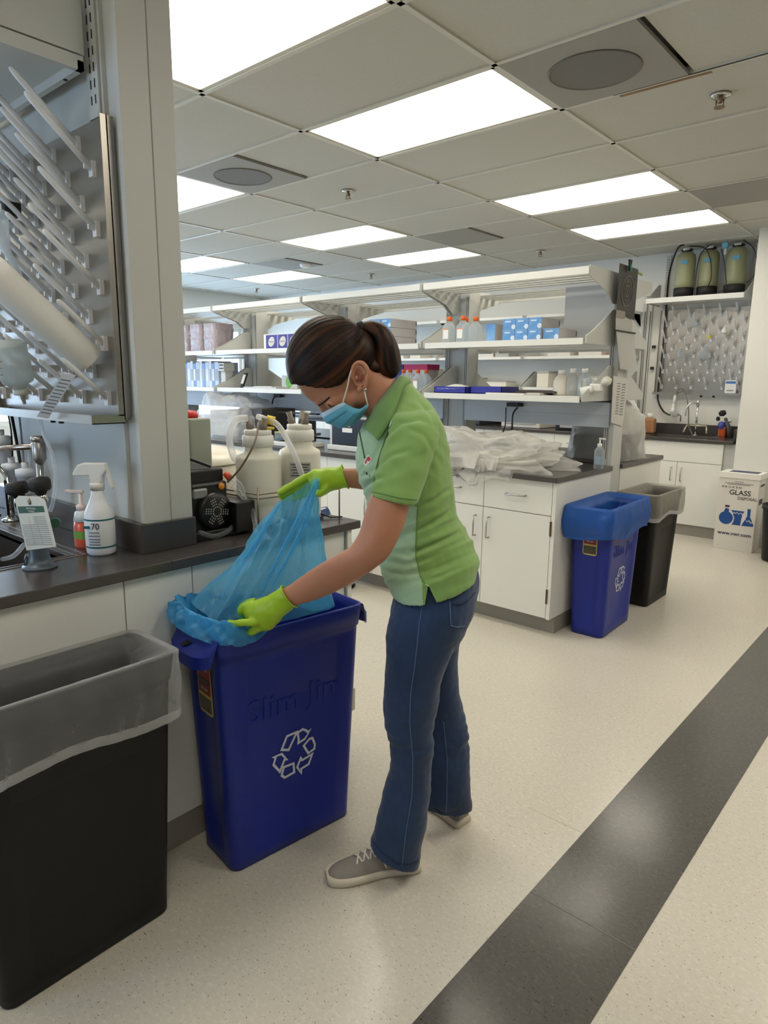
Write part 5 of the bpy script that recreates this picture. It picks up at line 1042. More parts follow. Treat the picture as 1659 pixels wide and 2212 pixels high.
# amber bottle left of the sink, conduit
x = at(1402, 925, 1, 7.2).x; t = thing('amber_bottle', 'amber bottle with white cap left of the rear sink', 'bottle', (x, 7.2, CT)); MB().box(x-.06, 7.15, CT+.001, x+.06, 7.25, CT+.16).build('bottle', mat('amber_glass', (170, 122, 84), .3), t, bev=.02); MB().lathe([(.03, .16), (.03, .21)], (x, 7.2, CT), 14).build('cap', wplast, t)
# wall uprights and shelves left of the rear rack
fr2 = thing('wall_uprights', 'pale wall uprights and conduit left of the rear drying rack', 'upright', (-2.75, 7.38, CT))
for x in (-2.74, -2.80): bx('upright', greyw, fr2, x-.018, RW-.02, CT+.11, x+.018, RW+.01, 2.36)
for x in (-2.735, -2.792): bx('slot_line', mat('slot_shadow', (0, 0, 0)), fr2, x-.004, RW-.0215, 1.10, x+.004, RW-.02, 2.2)
for z in (1.82, 1.60): bx('clamp', blackm, fr2, -2.69, RW-.03, z, -2.66, RW, z+.03)
wb = ['right end', 'second from right', 'third from right', 'leftmost']
for i in range(4):
    b = -2.83-1.22*i; a = b-1.20
    for z, zn in ((1.745, 'middle'), (1.40, 'lower'), (2.20, 'top')):
        t = thing('wall_shelf', '%s white shelf on the back wall, %s' % (zn, wb[i]), 'shelf', ((a+b)/2, 7.2, z), 'shelves on the back wall')
        bx('deck', shelfw, t, a, 7.04, z-.03, b, RW, z)
        for x in (a+.01, b-.01): MB().prism([(0, -.03), (.37, -.03), (.37, .005), (.05, .18 if z < 2 else -.03), (0, .18 if z < 2 else -.15)], lambda p, q, c: Vector((x-.003+c, RW-p, z+q)), .006).build('end_bracket', greyw, t)
random.seed(5)
colrs = [mat('carton_white', (214, 210, 200), .6), mat('carton_cream', (222, 216, 200), .6), mat('carton_grey', (170, 168, 164), .6), mat('carton_pink', (214, 80, 92), .5), mat('carton_blue', (70, 84, 150), .5), mat('carton_dark', (52, 54, 60), .5)]
n_ = 0
for z, zn in ((1.745, 'middle'), (1.40, 'lower')):
    x = -2.9
    while x > -6.6:
        w_ = random.uniform(.14, .30); h_ = random.uniform(.07, .16) if z > 1.5 else random.uniform(.04, .22); ci = random.choice([0, 0, 1, 1, 2, 3 if n_ == 0 else 1, 4, 5] if z < 1.5 else [0, 1, 1, 2, 0, 1])
        if n_ == 0: ci = 3; w_ = .1
        if min(abs(x-w_/2-(-2.83-1.22*q)) for q in range(1, 4)) > w_/2+.06:
            t = thing('storage_carton', 'background carton on the %s back wall shelf, %s in the row from the right' % (zn, (ordn+['tenth', 'eleventh', 'twelfth', 'thirteenth', 'fourteenth', 'fifteenth', 'sixteenth', 'seventeenth', 'eighteenth', 'nineteenth', 'twentieth', 'last'])[min(n_ % 100, 20)]), 'box', (x-w_/2, 7.15, z), 'cartons on the back wall shelves')
            MB().box(x-w_, 7.08, z+.001, x, 7.30, z+h_*.85).build('body', colrs[ci], t); MB().box(x-w_-.003, 7.077, z+h_*.85, x+.003, 7.303, z+h_).build('lid', colrs[(ci+1) % 3], t)
            n_ += 1
        x -= w_+random.uniform(.01, .12)
    n_ = 100
# instruments on the rear worktop seen between the shelves
for i, (x0, x1, h_, m_, l) in enumerate([(-3.5, -3.0, .10, blackm, 'long low black instrument on the rear worktop'), (-4.2, -3.7, .14, colrs[0], 'pale low instrument on the rear worktop'), (-5.1, -4.5, .38, colrs[5], 'tall dark instrument on the rear worktop'), (-3.0, -2.82, .30, mat('navy_film', (0, 0, 0)), 'dark film covered instrument near the rear sink')]):
    t = thing('instrument', l, 'instrument', ((x0+x1)/2, 7.05, CT)); MB().box(x0, 6.9, CT+.001, x1, 7.3, CT+h_).build('housing', m_, t, bev=.01); bx('panel', colrs[2], t, x0+.05, 6.894, CT+h_*.3, x1-.05, 6.9, CT+h_*.7)
# stool foot ring peeping out under the forearm
c = Vector((-3.28, 3.315, 0))
t = thing('step_can', 'pale round pedal bin with a black foot ring under the far island front', 'waste bin', tuple(c)); MB().lathe([(.001, .03), (.09, .03), (.09, .30), (.08, .32), (.001, .33)], c, 32, cap=False).build('body', mat('pale_can', (190, 186, 174), .4), t); MB().lathe([(.09, .0), (.096, .006), (.096, .026), (.09, .03)], c, 32).build('foot_ring', black, t)
# ================================================================ PERSON
from mathutils.bvhtree import BVHTree
TS = 1.87                                   # depth of the sagittal plane
def sring(A, B, dd, n=28, e=1.0, dv=None):
    c = (A+B)/2; h = (B-A)/2; dv = dv or W0; out = []
    for k in range(n):
        q = 2*PI*k/n; a, b = math.cos(q), math.sin(q)
        out.append(c+h*math.copysign(abs(a)**e, a)+dv*(dd*math.copysign(abs(b)**e, b)))
    return out
def S(xa, ya, xb, yb, t, dd, e=1.0, n=28): return sring(pt(xa, ya, t), pt(xb, yb, t), dd, n, e)
def mirror(p): return p+W0*(2*(TS-p.dot(W0)))
def interp(rs, k=3):
    out = []
    for i in range(len(rs)-1):
        a, b, c, d = rs[max(0, i-1)], rs[i], rs[i+1], rs[min(len(rs)-1, i+2)]
        for j in range(k):
            t = j/k; out.append([.5*((2*q)+(r-p)*t+(2*p-5*q+4*r-s)*t*t+(-p+3*q-3*r+s)*t**3) for p, q, r, s in zip(a, b, c, d)])
    return out+[rs[-1]]
def shrink(rs, f):
    out = []
    for r in rs: c = sum(r, Vector())/len(r); out.append([c+(p-c)*f for p in r])
    return out
def ell(mb, c, ax, rr, nu=28, nv=16, mi=0):
    """closed ellipsoid"""
    a = [Vector(q).normalized()*r for q, r in zip(ax, rr)]; R = []
    for j in range(1, nv):
        ph = PI*j/nv-PI/2; R.append([c+a[0]*math.cos(ph)*math.cos(2*PI*i/nu)+a[1]*math.cos(ph)*math.sin(2*PI*i/nu)+a[2]*math.sin(ph) for i in range(nu)])
    return mb.rings(R, (True, True), mi)
def fuse(mbs, vox, smooth=2, fac=.5):
    m = MB()
    for q in mbs: m.add(q.v, q.f)
    o = bpy.data.objects.new('tmp', m.mesh('tmp', [], (0, 0, 0))); C.collection.objects.link(o)
    r = o.modifiers.new('r', 'REMESH'); r.mode = 'VOXEL'; r.voxel_size = vox; r.adaptivity = 0
    if smooth: s = o.modifiers.new('s', 'SMOOTH'); s.iterations = smooth; s.factor = fac
    dg = bpy.context.evaluated_depsgraph_get(); dg.update()
    me = bpy.data.meshes.new_from_object(o.evaluated_get(dg)); old = o.data
    bpy.data.objects.remove(o); bpy.data.meshes.remove(old)
    V = [v.co.copy() for v in me.vertices]; N = [v.normal.copy() for v in me.vertices]; Fs = [tuple(p.vertices) for p in me.polygons]
    bpy.data.meshes.remove(me); return V, N, Fs
def part(name, VNF, mats, parent, disp=None, mi=None, extra=None, **k):
    V, N, Fs = VNF
    if disp: V = [v+n*disp(v, n) for v, n in zip(V, N)]
    m = MB(); m.v = [tuple(v) for v in V]; m.f = [list(f) for f in Fs]; m.sm = [True]*len(Fs)
    m.m = [mi(sum((V[i] for i in f), Vector())/len(f)) if mi else 0 for f in Fs]
    if extra: m.add(extra.v, extra.f, 0, True)
    o = m.build(name, mats, parent, **k); return o, BVHTree.FromPolygons([tuple(v) for v in V], Fs)
EYE = Vector((0, 0, HC))
def hit(bvh, x, y, lift=.001):
    d = ray(x, y).normalized(); r = bvh.ray_cast(EYE, d)
    return r[0]-d*lift if r[0] else None
def inpoly(x, y, P):
    c = False; j = len(P)-1
    for i in range(len(P)):
        if (P[i][1] > y) != (P[j][1] > y) and x < (P[j][0]-P[i][0])*(y-P[i][1])/(P[j][1]-P[i][1])+P[i][0]: c = not c
        j = i
    return c
def line_on(bvh, pts, r, name, m, parent, n=5, flat=.5, k=6, **kw):
    P = []
    for i in range(len(pts)-1):
        for j in range(k): f = j/k; P.append((pts[i][0]*(1-f)+pts[i+1][0]*f, pts[i][1]*(1-f)+pts[i+1][1]*f))
    P.append(pts[-1]); H = [q for q in (hit(bvh, x, y) for x, y in P) if q]
    if len(H) > 2: return MB().tube(H, r, n).build(name, m, parent, **kw)

person = thing('person', 'person in a green polo shirt, jeans and blue mask bending over the navy bin', 'person', tuple(Vector((-1.13, 1.50, 0))))
skin = mat('skin', (186, 128, 98), .5, n=(40, .12), sub=.08, bump=(400, .08, .001))
denim = mat('denim', (38, 64, 102), .85, n=(5, .75, (1, 1, 1)), rgb2=(20, 38, 68), bump=(900, .25, .001), sheen=.15)
green = mat('polo_green', (128, 164, 90), .85, n=(14, .12), bump=(700, .25, .001), sheen=.2)
mint = mat('polo_mint', (166, 198, 160), .85, n=(14, .10), bump=(700, .25, .001), sheen=.2)
glove = mat('lime_glove', (164, 200, 36), .42, n=(20, .12), bump=(60, .25, .003), sub=.0)

# ---- jeans
pel = [S(850, 1215, 1010, 1175, TS, .145), S(850, 1250, 1028, 1215, TS, .160), S(850, 1290, 1034, 1255, TS, .170), S(842, 1330, 1028, 1300, TS, .172), S(845, 1375, 1010, 1345, TS, .160), S(860, 1405, 990, 1385, TS, .12)]
nl = [S(850, 1300, 1015, 1275, 1.80, .085), S(839, 1340, 1003, 1335, 1.795, .088), S(834, 1390, 985, 1390, 1.79, .086), S(831, 1458, 960, 1450, 1.785, .082), S(827, 1520, 945, 1525, 1.78, .074), S(830, 1562, 938, 1565, 1.775, .066), S(840, 1600, 935, 1612, 1.775, .060), S(841, 1650, 932, 1681, 1.78, .060), S(829, 1702, 927, 1736, 1.78, .064), S(815, 1762, 918, 1795, 1.78, .070), S(806, 1798, 911, 1824, 1.78, .074), S(798, 1818, 908, 1866, 1.78, .076)]
fl_ = [S(870, 1300, 1012, 1285, 1.95, .080), S(880, 1345, 1000, 1340, 1.955, .085), S(885, 1395, 991, 1392, 1.96, .080), S(893, 1454, 989, 1454, 1.965, .072), S(898, 1516, 998, 1514, 1.97, .066), S(905, 1585, 1010, 1583, 1.98, .060), S(910, 1647, 1015, 1645, 1.985, .062), S(908, 1715, 1018, 1712, 1.985, .068), S(905, 1726, 1020, 1732, 1.985, .060), S(905, 1734, 1019, 1748, 1.985, .058)]
pel, nl, fl_ = interp(pel), interp(nl, 4), interp(fl_, 4)
J = fuse([MB().rings(pel), MB().rings(nl), MB().rings(fl_)], .0055, 3)
def jd(v, n):
    x, y = pr(v); w = math.exp(-((y-1590)/60)**2)+.5*math.exp(-((y-1370)/50)**2)+.35*math.exp(-((y-1800)/40)**2)
    return .0055*w*noise.noise(Vector((v.x*9, v.y*9, v.z*42)))+.0045*noise.noise(v*16)+.0012*noise.noise(v*60)
jeans, jb = part('jeans', J, denim, person, jd, label='blue denim flared jeans')
thr = mat('denim_thread', (84, 110, 144), .8); thd = mat('denim_dark', (24, 38, 66), .8)
line_on(jb, [(914, 1300), (906, 1345), (897, 1430), (887, 1500), (885, 1560), (892, 1640), (890, 1720), (878, 1790), (868, 1872)], .0013, 'side_seam', thr, jeans)
line_on(jb, [(971, 1290), (974, 1352), (988, 1355), (1004, 1353)], .0016, 'pocket_stitching', thr, jeans)
line_on(jb, [(978, 1305), (995, 1306), (1012, 1296), (1026, 1280)], .0016, 'pocket_edge', thd, jeans)
line_on(jb, [(800, 1812), (826, 1842), (860, 1866), (885, 1866), (909, 1858)], .0020, 'hem_stitching', thd, jeans)
line_on(jb, [(938, 1745), (962, 1765), (990, 1771), (1018, 1762)], .0018, 'hem_stitching', thd, jeans)
line_on(jb, [(958, 1560), (966, 1640), (965, 1720), (963, 1765)], .0014, 'side_seam', thr, jeans)

# ---- polo shirt
to = [S(848, 1284, 1030, 1232, TS, .182, .9), S(836, 1256, 1032, 1206, TS, .178, .9), S(822, 1222, 1026, 1180, TS, .166, .9), S(806, 1168, 1008, 1148, TS, .150, .9), S(797, 1112, 986, 1108, TS, .142, .9), S(788, 1068, 980, 1062, TS, .145, .9), S(770, 1012, 976, 1006, TS, .150, .9), S(768, 968, 969, 955, TS, .155, .95), S(780, 925, 955, 912, TS, .160, 1), S(800, 893, 932, 874, TS, .150, 1), S(822, 876, 905, 845, TS, .105, 1), S(832, 862, 885, 824, TS, .070, 1)]
sl_ = [S(850, 885, 940, 888, 1.775, .05), S(846, 900, 948, 912, 1.73, .060), S(838, 935, 946, 950, 1.695, .062), S(826, 985, 932, 1000, 1.665, .058), S(812, 1030, 917, 1045, 1.640, .056), S(801, 1069, 901, 1088, 1.62, .055)]
sr_ = [[mirror(p) for p in r] for r in sl_[:3]]+[S(862, 985, 935, 990, 2.05, .05), S(868, 1030, 930, 1035, 2.055, .048)]
to, sl_, sr_ = interp(to, 3), interp(sl_, 3), interp(sr_, 3)
T = fuse([MB().rings(to), MB().rings(sl_), MB().rings(sr_)], .0042, 6)
SLV = [(868, 878), (945, 885), (952, 930), (944, 985), (925, 1040), (905, 1095), (795, 1080), (808, 1025), (822, 975), (832, 948), (846, 915), (846, 895)]
FR = [(700, 860), (846, 895), (846, 915), (832, 948), (822, 975), (808, 1025), (797, 1085), (902, 1085), (897, 1200), (912, 1262), (914, 1320), (700, 1320)]
CRS = [([(874, 1190), (905, 1188), (942, 1173), (974, 1159), (999, 1143)], .0085), ([(897, 1147), (934, 1131), (958, 1114), (979, 1094)], .0060), ([(903, 1094), (934, 1082), (966, 1061), (975, 1055)], .0055), ([(819, 1229), (868, 1241), (913, 1233)], .0055), ([(848, 1190), (885, 1200), (905, 1190)], .0055), ([(830, 1212), (870, 1220), (930, 1205)], .0045), ([(815, 1012), (848, 984), (885, 971)], .0040), ([(813, 984), (831, 947), (864, 914), (905, 906), (930, 918)], .0060), ([(791, 1049), (811, 1036), (830, 1030)], .0060), ([(778, 1030), (800, 1022), (815, 1005)], .0040), ([(905, 1255), (950, 1245), (990, 1225)], .0035), ([(880, 925), (915, 940), (935, 975)], .0030), ([(900, 860), (925, 890), (945, 930)], .0030)]
def creases(x, y):
    d = 0
    for P, A in CRS:
        if not (min(p[0] for p in P)-30 < x < max(p[0] for p in P)+30 and min(p[1] for p in P)-30 < y < max(p[1] for p in P)+30): continue
        best = (1e9, 0, 0); tot = len(P)-1
        for i in range(tot):
            (a, b), (c, e) = P[i], P[i+1]; L2 = (c-a)**2+(e-b)**2; k = max(0, min(1, ((x-a)*(c-a)+(y-b)*(e-b))/L2)); qx, qy = a+(c-a)*k, b+(e-b)*k; dd_ = math.hypot(x-qx, y-qy)
            if dd_ < best[0]: best = (dd_, (i+k)/tot, (y-qy)*(c-a)/L2**.5-(x-qx)*(e-b)/L2**.5)
        r_, f, sg = best; w = math.sin(PI*min(.96, max(.06, f)))**.6
        d += A*w*(-math.exp(-(r_/4.5)**2)+.75*math.exp(-((sg-11)/8)**2)*(r_ < 30)+.35*math.exp(-((sg+11)/8)**2)*(r_ < 30))
    return d
def td(v, n):
    x, y = pr(v); dpt0 = v.dot(W0)
    return td_(v, n)+(creases(x, y) if dpt0 < 1.84 else .6*creases(*pr(mirror(v))))
def td_(v, n):
    x, y = pr(v); dpt = v.dot(W0); s = inpoly(x, y, SLV) and dpt < 1.74; d = .0018*noise.noise(v*28)
    if s: return d+.0035*noise.noise(Vector((x*.02, y*.035, 3)))*min(1, 1)
    w = smoothstep(1040, 1130, y)*(1-smoothstep(1235, 1290, y)*.7)
    a = (y-(x-900)*-.42)                     # folds sweep up to the right across the waist
    d += w*.0075*(noise.noise(Vector((x*.006, a*.045, dpt*2)))) + w*.003*noise.noise(Vector((x*.012, a*.10, 5+dpt*3)))
    u = math.exp(-((y-960)/70)**2); d += u*.005*noise.noise(Vector(((x+y)*.012, (x-y)*.05, dpt*3)))
    u = math.exp(-((x-800)/45)**2-((y-1045)/50)**2); d += u*.006*noise.noise(Vector(((x+y)*.02, (x+y*.9)*.09, 2)))
    return d
def tm(c):
    x, y = pr(c)
    if inpoly(x, y, SLV) and c.dot(W0) < 1.735: return 0
    return 1 if inpoly(x, y, FR) else 0
shirt, tb_ = part('polo_shirt', T, [green, mint], person, td, tm, label='green polo shirt with paler front panel')
# side vent of the hem, cut with a wedge
wv_ = [pt(898, 1420, 1.60), pt(925, 1264, 1.60), pt(1000, 1420, 1.60)]
wd_ = [pt(898, 1420, 1.752), pt(925, 1264, 1.752), pt(1000, 1420, 1.752)]
cut = MB().add(wv_+wd_, [(0, 1, 2), (5, 4, 3), (0, 3, 4, 1), (1, 4, 5, 2), (2, 5, 3, 0)]).build('tmp_cut', green, None)
import bmesh
for q in (cut, shirt):
    bmm = bmesh.new(); bmm.from_mesh(q.data); bmesh.ops.recalc_face_normals(bmm, faces=bmm.faces); bmm.to_mesh(q.data); bmm.free()
cut.location = (0, 0, 0)
bo = shirt.modifiers.new('vent', 'BOOLEAN'); bo.operation = 'DIFFERENCE'; bo.object = cut; bo.solver = 'EXACT'
dg = bpy.context.evaluated_depsgraph_get(); dg.update(); nm = bpy.data.meshes.new_from_object(shirt.evaluated_get(dg)); shirt.modifiers.clear()
if len(nm.polygons) > 1000: shirt.data = nm
bpy.data.objects.remove(cut)
seamg = mat('seam_green', (98, 136, 70), .85)
line_on(tb_, [(903, 1092), (899, 1150), (898, 1200), (908, 1245), (920, 1264)], .0014, 'side_seam', seamg, shirt)
line_on(tb_, [(846, 915), (832, 948), (822, 975), (812, 1012)], .0012, 'armhole_seam', seamg, shirt)
line_on(tb_, [(804, 1062), (830, 1068), (865, 1076), (901, 1080)], .0014, 'sleeve_hem', seamg, shirt)
line_on(tb_, [(918, 1262), (927, 1266)], .0014, 'vent_tack', mat('pale_green_thread', (190, 214, 150), .8), shirt, k=4)
dgm = mat('placket_dark', (46, 62, 34), .9)  # dark green of the placket itself
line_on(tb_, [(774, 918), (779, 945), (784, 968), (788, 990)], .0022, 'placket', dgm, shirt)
# chest emblem on the pale front panel
def sticker_on(bvh, P, m, name, parent, lift=.0015):
    H = [hit(bvh, x, y, lift) for x, y in P]
    if all(H): return MB().add(H, [list(range(len(H)))]).build(name, m, parent)
sticker_on(tb_, [(795, 982), (803, 990), (798, 1000), (789, 1008), (786, 1000), (790, 990)], mat('emblem_white', (232, 232, 226), .7), 'emblem', shirt)
sticker_on(tb_, [(796, 986), (801, 991), (797, 997), (793, 994), (790, 1003), (788, 999), (793, 988)], mat('emblem_red', (200, 52, 72), .7), 'emblem_heart', shirt, .0026)
for ch, (x, y) in zip('ids', ((786, 1018), (792, 1023), (798, 1027))):
    h0, h1, h2 = hit(tb_, x, y, .001), hit(tb_, x+5, y+2.5, .001), hit(tb_, x-1.5, y-5, .001)
    if h0 and h1 and h2: text(ch, .016, ink, shirt, h0, h1-h0, (h2-h0), ext=.0005)

# ---- skin: head, neck, arms, trunk and legs as one surface
ez, en, eu = -W0, (-R0*.50-Z*.86).normalized(), None
eu = en.cross(ez).normalized()
if eu.dot(-R0) < 0: eu = -eu
HD = (en, ez, eu)
def HP(x, y, dt=0): return pt(x, y, TS-.01+dt)
hm = []
def E_(x, y, r, dt=0): hm.append(ell(MB(), HP(x, y, dt), HD, r))
E_(722, 790, (.114, .078, .106)); E_(716, 836, (.058, .064, .076)); E_(742, 862, (.052, .058, .055)); E_(764, 884, (.028, .034, .028)); E_(776, 858, (.034, .057, .036))
E_(703, 884, (.014, .010, .016)); E_(714, 898, (.016, .014, .014)); E_(690, 868, (.012, .040, .012))
for s in (-1, 1): E_(725, 866, (.030, .024, .026), s*.038)
nkR = interp([S(808, 925, 895, 862, TS, .070), S(792, 902, 868, 835, TS+.0, .058), S(768, 876, 842, 806, TS-.004, .056), S(748, 850, 815, 780, TS-.006, .058)])
al = [S(850, 905, 925, 915, 1.73, .045), S(838, 960, 920, 975, 1.68, .047), S(815, 1030, 902, 1045, 1.64, .046), S(798, 1075, 886, 1088, 1.62, .046), S(785, 1120, 877, 1124, 1.61, .045), S(775, 1152, 862, 1160, 1.605, .044), S(757, 1180, 838, 1203, 1.605, .042), S(730, 1197, 797, 1236, 1.62, .040), S(690, 1219, 742, 1269, 1.665, .036), S(653, 1244, 692, 1292, 1.71, .031), S(622, 1266, 640, 1308, 1.75, .026), S(602, 1276, 616, 1316, 1.765, .025)]
ar = [[mirror(p) for p in r] for r in al[:1]]+[S(866, 960, 930, 968, 2.05, .04), S(870, 1020, 925, 1030, 2.055, .038), S(870, 1060, 920, 1100, 2.055, .036), S(835, 1004, 842, 1064, 2.035, .036), S(795, 1008, 798, 1060, 2.015, .032), S(768, 1011, 772, 1056, 2.0, .028), S(742, 1012, 744, 1052, 1.995, .025), S(728, 1014, 730, 1052, 1.99, .025)]
tor = shrink(to, .84)
body_in = [MB().rings(tor), MB().rings(nkR), MB().rings(interp(al)), MB().rings(interp(ar)), MB().rings(shrink(pel, .93)), MB().rings(shrink(nl, .80)), MB().rings(shrink(fl_, .80))]+hm
B = fuse(body_in, .0048, 4)
# ears added to the same surface
er = MB()
for s in (-1, 1):
    c = HP(777, 812, s*.0785); a1, a2 = (Z*.98-R0*.12).normalized(), (R0*.98+Z*.12).normalized(); o_ = W0*s
    rim = [c+a1*(.034*math.cos(q))+a2*(.021*math.sin(q)*(1.05 if math.cos(q) > 0 else .75)+.002)+o_*(.007+.005*math.sin(q)) for q in [math.radians(-130+300*k/22) for k in range(23)]]
    er.tube(rim, [.0035+.0022*math.sin(PI*k/22) for k in range(23)], 10)
    R = []
    for k in range(6):
        f = k/5; R.append([c+a1*(.031*(1-.55*f)*math.cos(q))+a2*(.018*(1-.5*f)*math.sin(q))+o_*(.010-.010*f if f > .01 else .002) for q in [2*PI*i/20 for i in range(20)]])
    er.rings(R, (True, True)); ell(er, c-a1*.033-a2*.003+o_*.004, (a1, a2, o_), (.009, .008, .005), 14, 8)
    ell(er, c-a2*.008-a1*.004+o_*.008, (a1, a2, o_), (.006, .004, .005), 12, 8)
body, bb = part('body', B, skin, person, lambda v, n: .0006*noise.noise(v*40), extra=er, label='head, neck and bare forearms')
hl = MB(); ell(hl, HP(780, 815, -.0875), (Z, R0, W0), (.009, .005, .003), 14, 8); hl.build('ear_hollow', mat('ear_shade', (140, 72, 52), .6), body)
# brows, lashes, eyes
brow = mat('brow_hair', (34, 22, 18), .8)
line_on(bb, [(686, 877), (694, 873), (703, 866), (712, 858)], .0024, 'eyebrow', brow, body, k=3)
e_ = hit(bb, 716, 872, 0)
if e_:
    for s in (1, -1):
        q = e_ if s == 1 else mirror(e_+W0*.0)-W0*.02
        ell(MB(), q+W0*.006*s, HD, (.010, .011, .012)).build('eyelid', skin, body)
        MB().tube([q-W0*.004*s-eu*.010+en*.002, q-W0*.005*s+en*.008-eu*.002, q-W0*.003*s+en*.006+eu*.008], [.0012, .002, .0012], 6).build('eyelashes', brow, body)
# collar, laid round the neck
def hmin(x, y, l):
    a, b = hit(tb_, x, y, l), hit(bb, x, y, l); c = [q for q in (a, b) if q]
    return min(c, key=lambda q: (q-EYE).length) if c else pt(x, y, TS)
nk = [hmin(785, 924, .009), hmin(797, 900, .012), hmin(812, 876, .012), hmin(835, 846, .012), hmin(851, 826, .010), pt(862, 812, TS)]
ou = [hmin(817, 951, .007), hmin(830, 930, .008), hmin(843, 904, .009), hmin(858, 868, .010), hmin(866, 838, .012), pt(879, 828, TS)]
nk = nk+[mirror(p) for p in nk[-2::-1]]; ou = ou+[mirror(p) for p in ou[-2::-1]]
nk, ou = spline(nk, 5), spline(ou, 5); cn = len(nk)-1
def CG(u, v):
    i = min(cn, round(u*cn)); a, b = nk[i], ou[i]; q = a.lerp(b, v); mid = (sum(nk, Vector())/len(nk)); o_ = (q-mid); o_.z = 0
    return q+o_.normalized()*.015*math.sin(PI*v*.8)+Z*.006*math.sin(PI*v)
col_ = MB().grid(CG, cn, 6).build('collar', mat('collar_green', (108, 146, 76), .85, n=(14, .12), bump=(700, .25, .001), sheen=.2), shirt); sd = col_.modifiers.new('thick', 'SOLIDIFY'); sd.thickness = .004; sd.offset = 0
# ---- face mask
mb_ = mat('mask_blue', (104, 180, 208), .8, n=(30, .12), bump=(500, .2, .001)); mw = mat('mask_edge', (186, 212, 226), .8)
Mm = [(696, 890), (701, 902), (712, 912), (728, 918), (744, 920), (762, 915), (777, 905), (790, 890)]
Sm = [(746, 864), (755, 869), (764, 874), (772, 877), (780, 878), (788, 875), (795, 869), (799, 872)]
Mv = spline([Vector((x, y, 0)) for x, y in Mm], 4); Sv = spline([Vector((x, y, 0)) for x, y in Sm], 4); mn = len(Mv)-1
def MG(u, v):
    a = (u-.5)*2; i = min(mn, round(v*mn)); w = 1-math.cos(a*PI/2)
    q = Mv[i].lerp(Sv[i], w**.8); lat = .0745*math.sin(a*PI/2)
    p = HP(q.x, q.y, 0); p = p-W0*lat*(.96 if abs(a) > .9 else 1)
    f = ((v*3.6) % 1)*.0042*(1-abs(a)**6); return p+en*(.004+f)
mk = MB().grid(MG, 36, mn)
mk.m = [1 if k//36 < 3 else 0 for k in range(len(mk.f))]
msk = mk.build('face_mask', [mb_, mw], person, label='pale blue pleated face mask'); sd = msk.modifiers.new('thick', 'SOLIDIFY'); sd.thickness = .002; sd.offset = 1
for v_ in (.30, .52, .74): MB().tube([MG(k/24, v_)+en*.0012 for k in range(1, 24)], .0009, 5).build('pleat', mat('pleat_blue', (66, 138, 172), .8), msk)
lw_ = mat('loop_white', (228, 226, 220), .7)
MB().tube(spline([MG(1, .0), HP(750, 838, -.082), HP(756, 808, -.084), HP(764, 792, -.082), HP(778, 783, -.078)]), .0018, 6).build('ear_loop', lw_, msk)
MB().tube(spline([MG(1, .95), HP(790, 858, -.083), HP(787, 840, -.084)]), .0018, 6).build('ear_loop', lw_, msk)
ell(MB(), HP(789, 842, -.086), (Z, R0, W0), (.005, .004, .003), 12, 8).build('earring', chrome, body)

# ---- hair
hairm = bpy.data.materials.new('brown_hair'); hairm.use_nodes = True; nt = hairm.node_tree; b_ = nt.nodes['Principled BSDF']
at_ = nt.nodes.new('ShaderNodeAttribute'); at_.attribute_name = 'strand'; rp = nt.nodes.new('ShaderNodeValToRGB')
rp.color_ramp.elements[0].color = (*L((20, 12, 9)), 1); rp.color_ramp.elements[1].color = (*L((78, 46, 28)), 1); rp.color_ramp.elements[0].position = .35; rp.color_ramp.elements[1].position = .85
nt.links.new(at_.outputs['Fac'], rp.inputs[0]); nt.links.new(rp.outputs[0], b_.inputs['Base Color']); b_.inputs['Roughness'].default_value = .5; b_.inputs['Specular IOR Level'].default_value = .18
tie = HP(778, 708); front = HP(650, 815)
ha = (tie-front).normalized(); hx = ez; hy = ha.cross(hx).normalized()
def strand(v, k=9, f=3):
    r = v-tie; ang = math.atan2(r.dot(hy), r.dot(hx)); d = r.length
    return noise.noise(Vector((ang*k, d*f, 0)))*.6+noise.noise(Vector((ang*k*3.1, d*f, 7)))*.4
HL = [(600, 845), (636, 832), (672, 839), (706, 842), (736, 834), (750, 820), (757, 806), (762, 790), (780, 784), (795, 790), (812, 803), (838, 824), (880, 850)]
def hl_y(x):
    for (a, b), (c, d) in zip(HL, HL[1:]):
        if a <= x <= c: return b+(d-b)*(x-a)/(c-a)
    return 900 if x > 880 else 845
Hf = fuse([ell(MB(), HP(715, 784), (R0, W0, Z), (.1225, .090, .1255), 40, 24), ell(MB(), HP(772, 770), (R0, W0, Z), (.058, .076, .075)), ell(MB(), HP(806, 795), (R0, W0, Z), (.036, .05, .028)), MB().tube([HP(760, 725), tie], [.045, .014], 14)], .0045, 4)
hc = HP(728, 800)
V, N, Fs = Hf; V2 = []
for v, n in zip(V, N):
    x, y = pr(v); k = smoothstep(-4, 7, y-hl_y(x)+3*noise.noise(Vector((x*.08, 0, 0)))); g_ = strand(v, 12)
    V2.append(v.lerp(hc, .20*k)+n*(.0022*g_))
hair, hb = part('hair', (V2, N, Fs), hairm, person, label='dark brown hair combed back into a ponytail')
def set_strand(o, fn):
    a = o.data.attributes.new('strand', 'FLOAT', 'POINT'); og = org(o); a.data.foreach_set('value', [fn(v.co+og) for v in o.data.vertices])
set_strand(hair, lambda v: .42+.75*strand(v, 10))
pt_r = interp([S(778, 700, 784, 716, TS-.01, .012), S(798, 692, 794, 724, TS-.01, .028), S(824, 697, 806, 742, TS-.01, .038), S(843, 713, 806, 762, TS-.01, .044), S(857, 740, 803, 784, TS-.01, .046), S(864, 772, 800, 800, TS-.01, .044), S(864, 799, 812, 812, TS-.01, .036), S(852, 816, 828, 822, TS-.01, .020)], 5)
pm_ = MB()
R = []
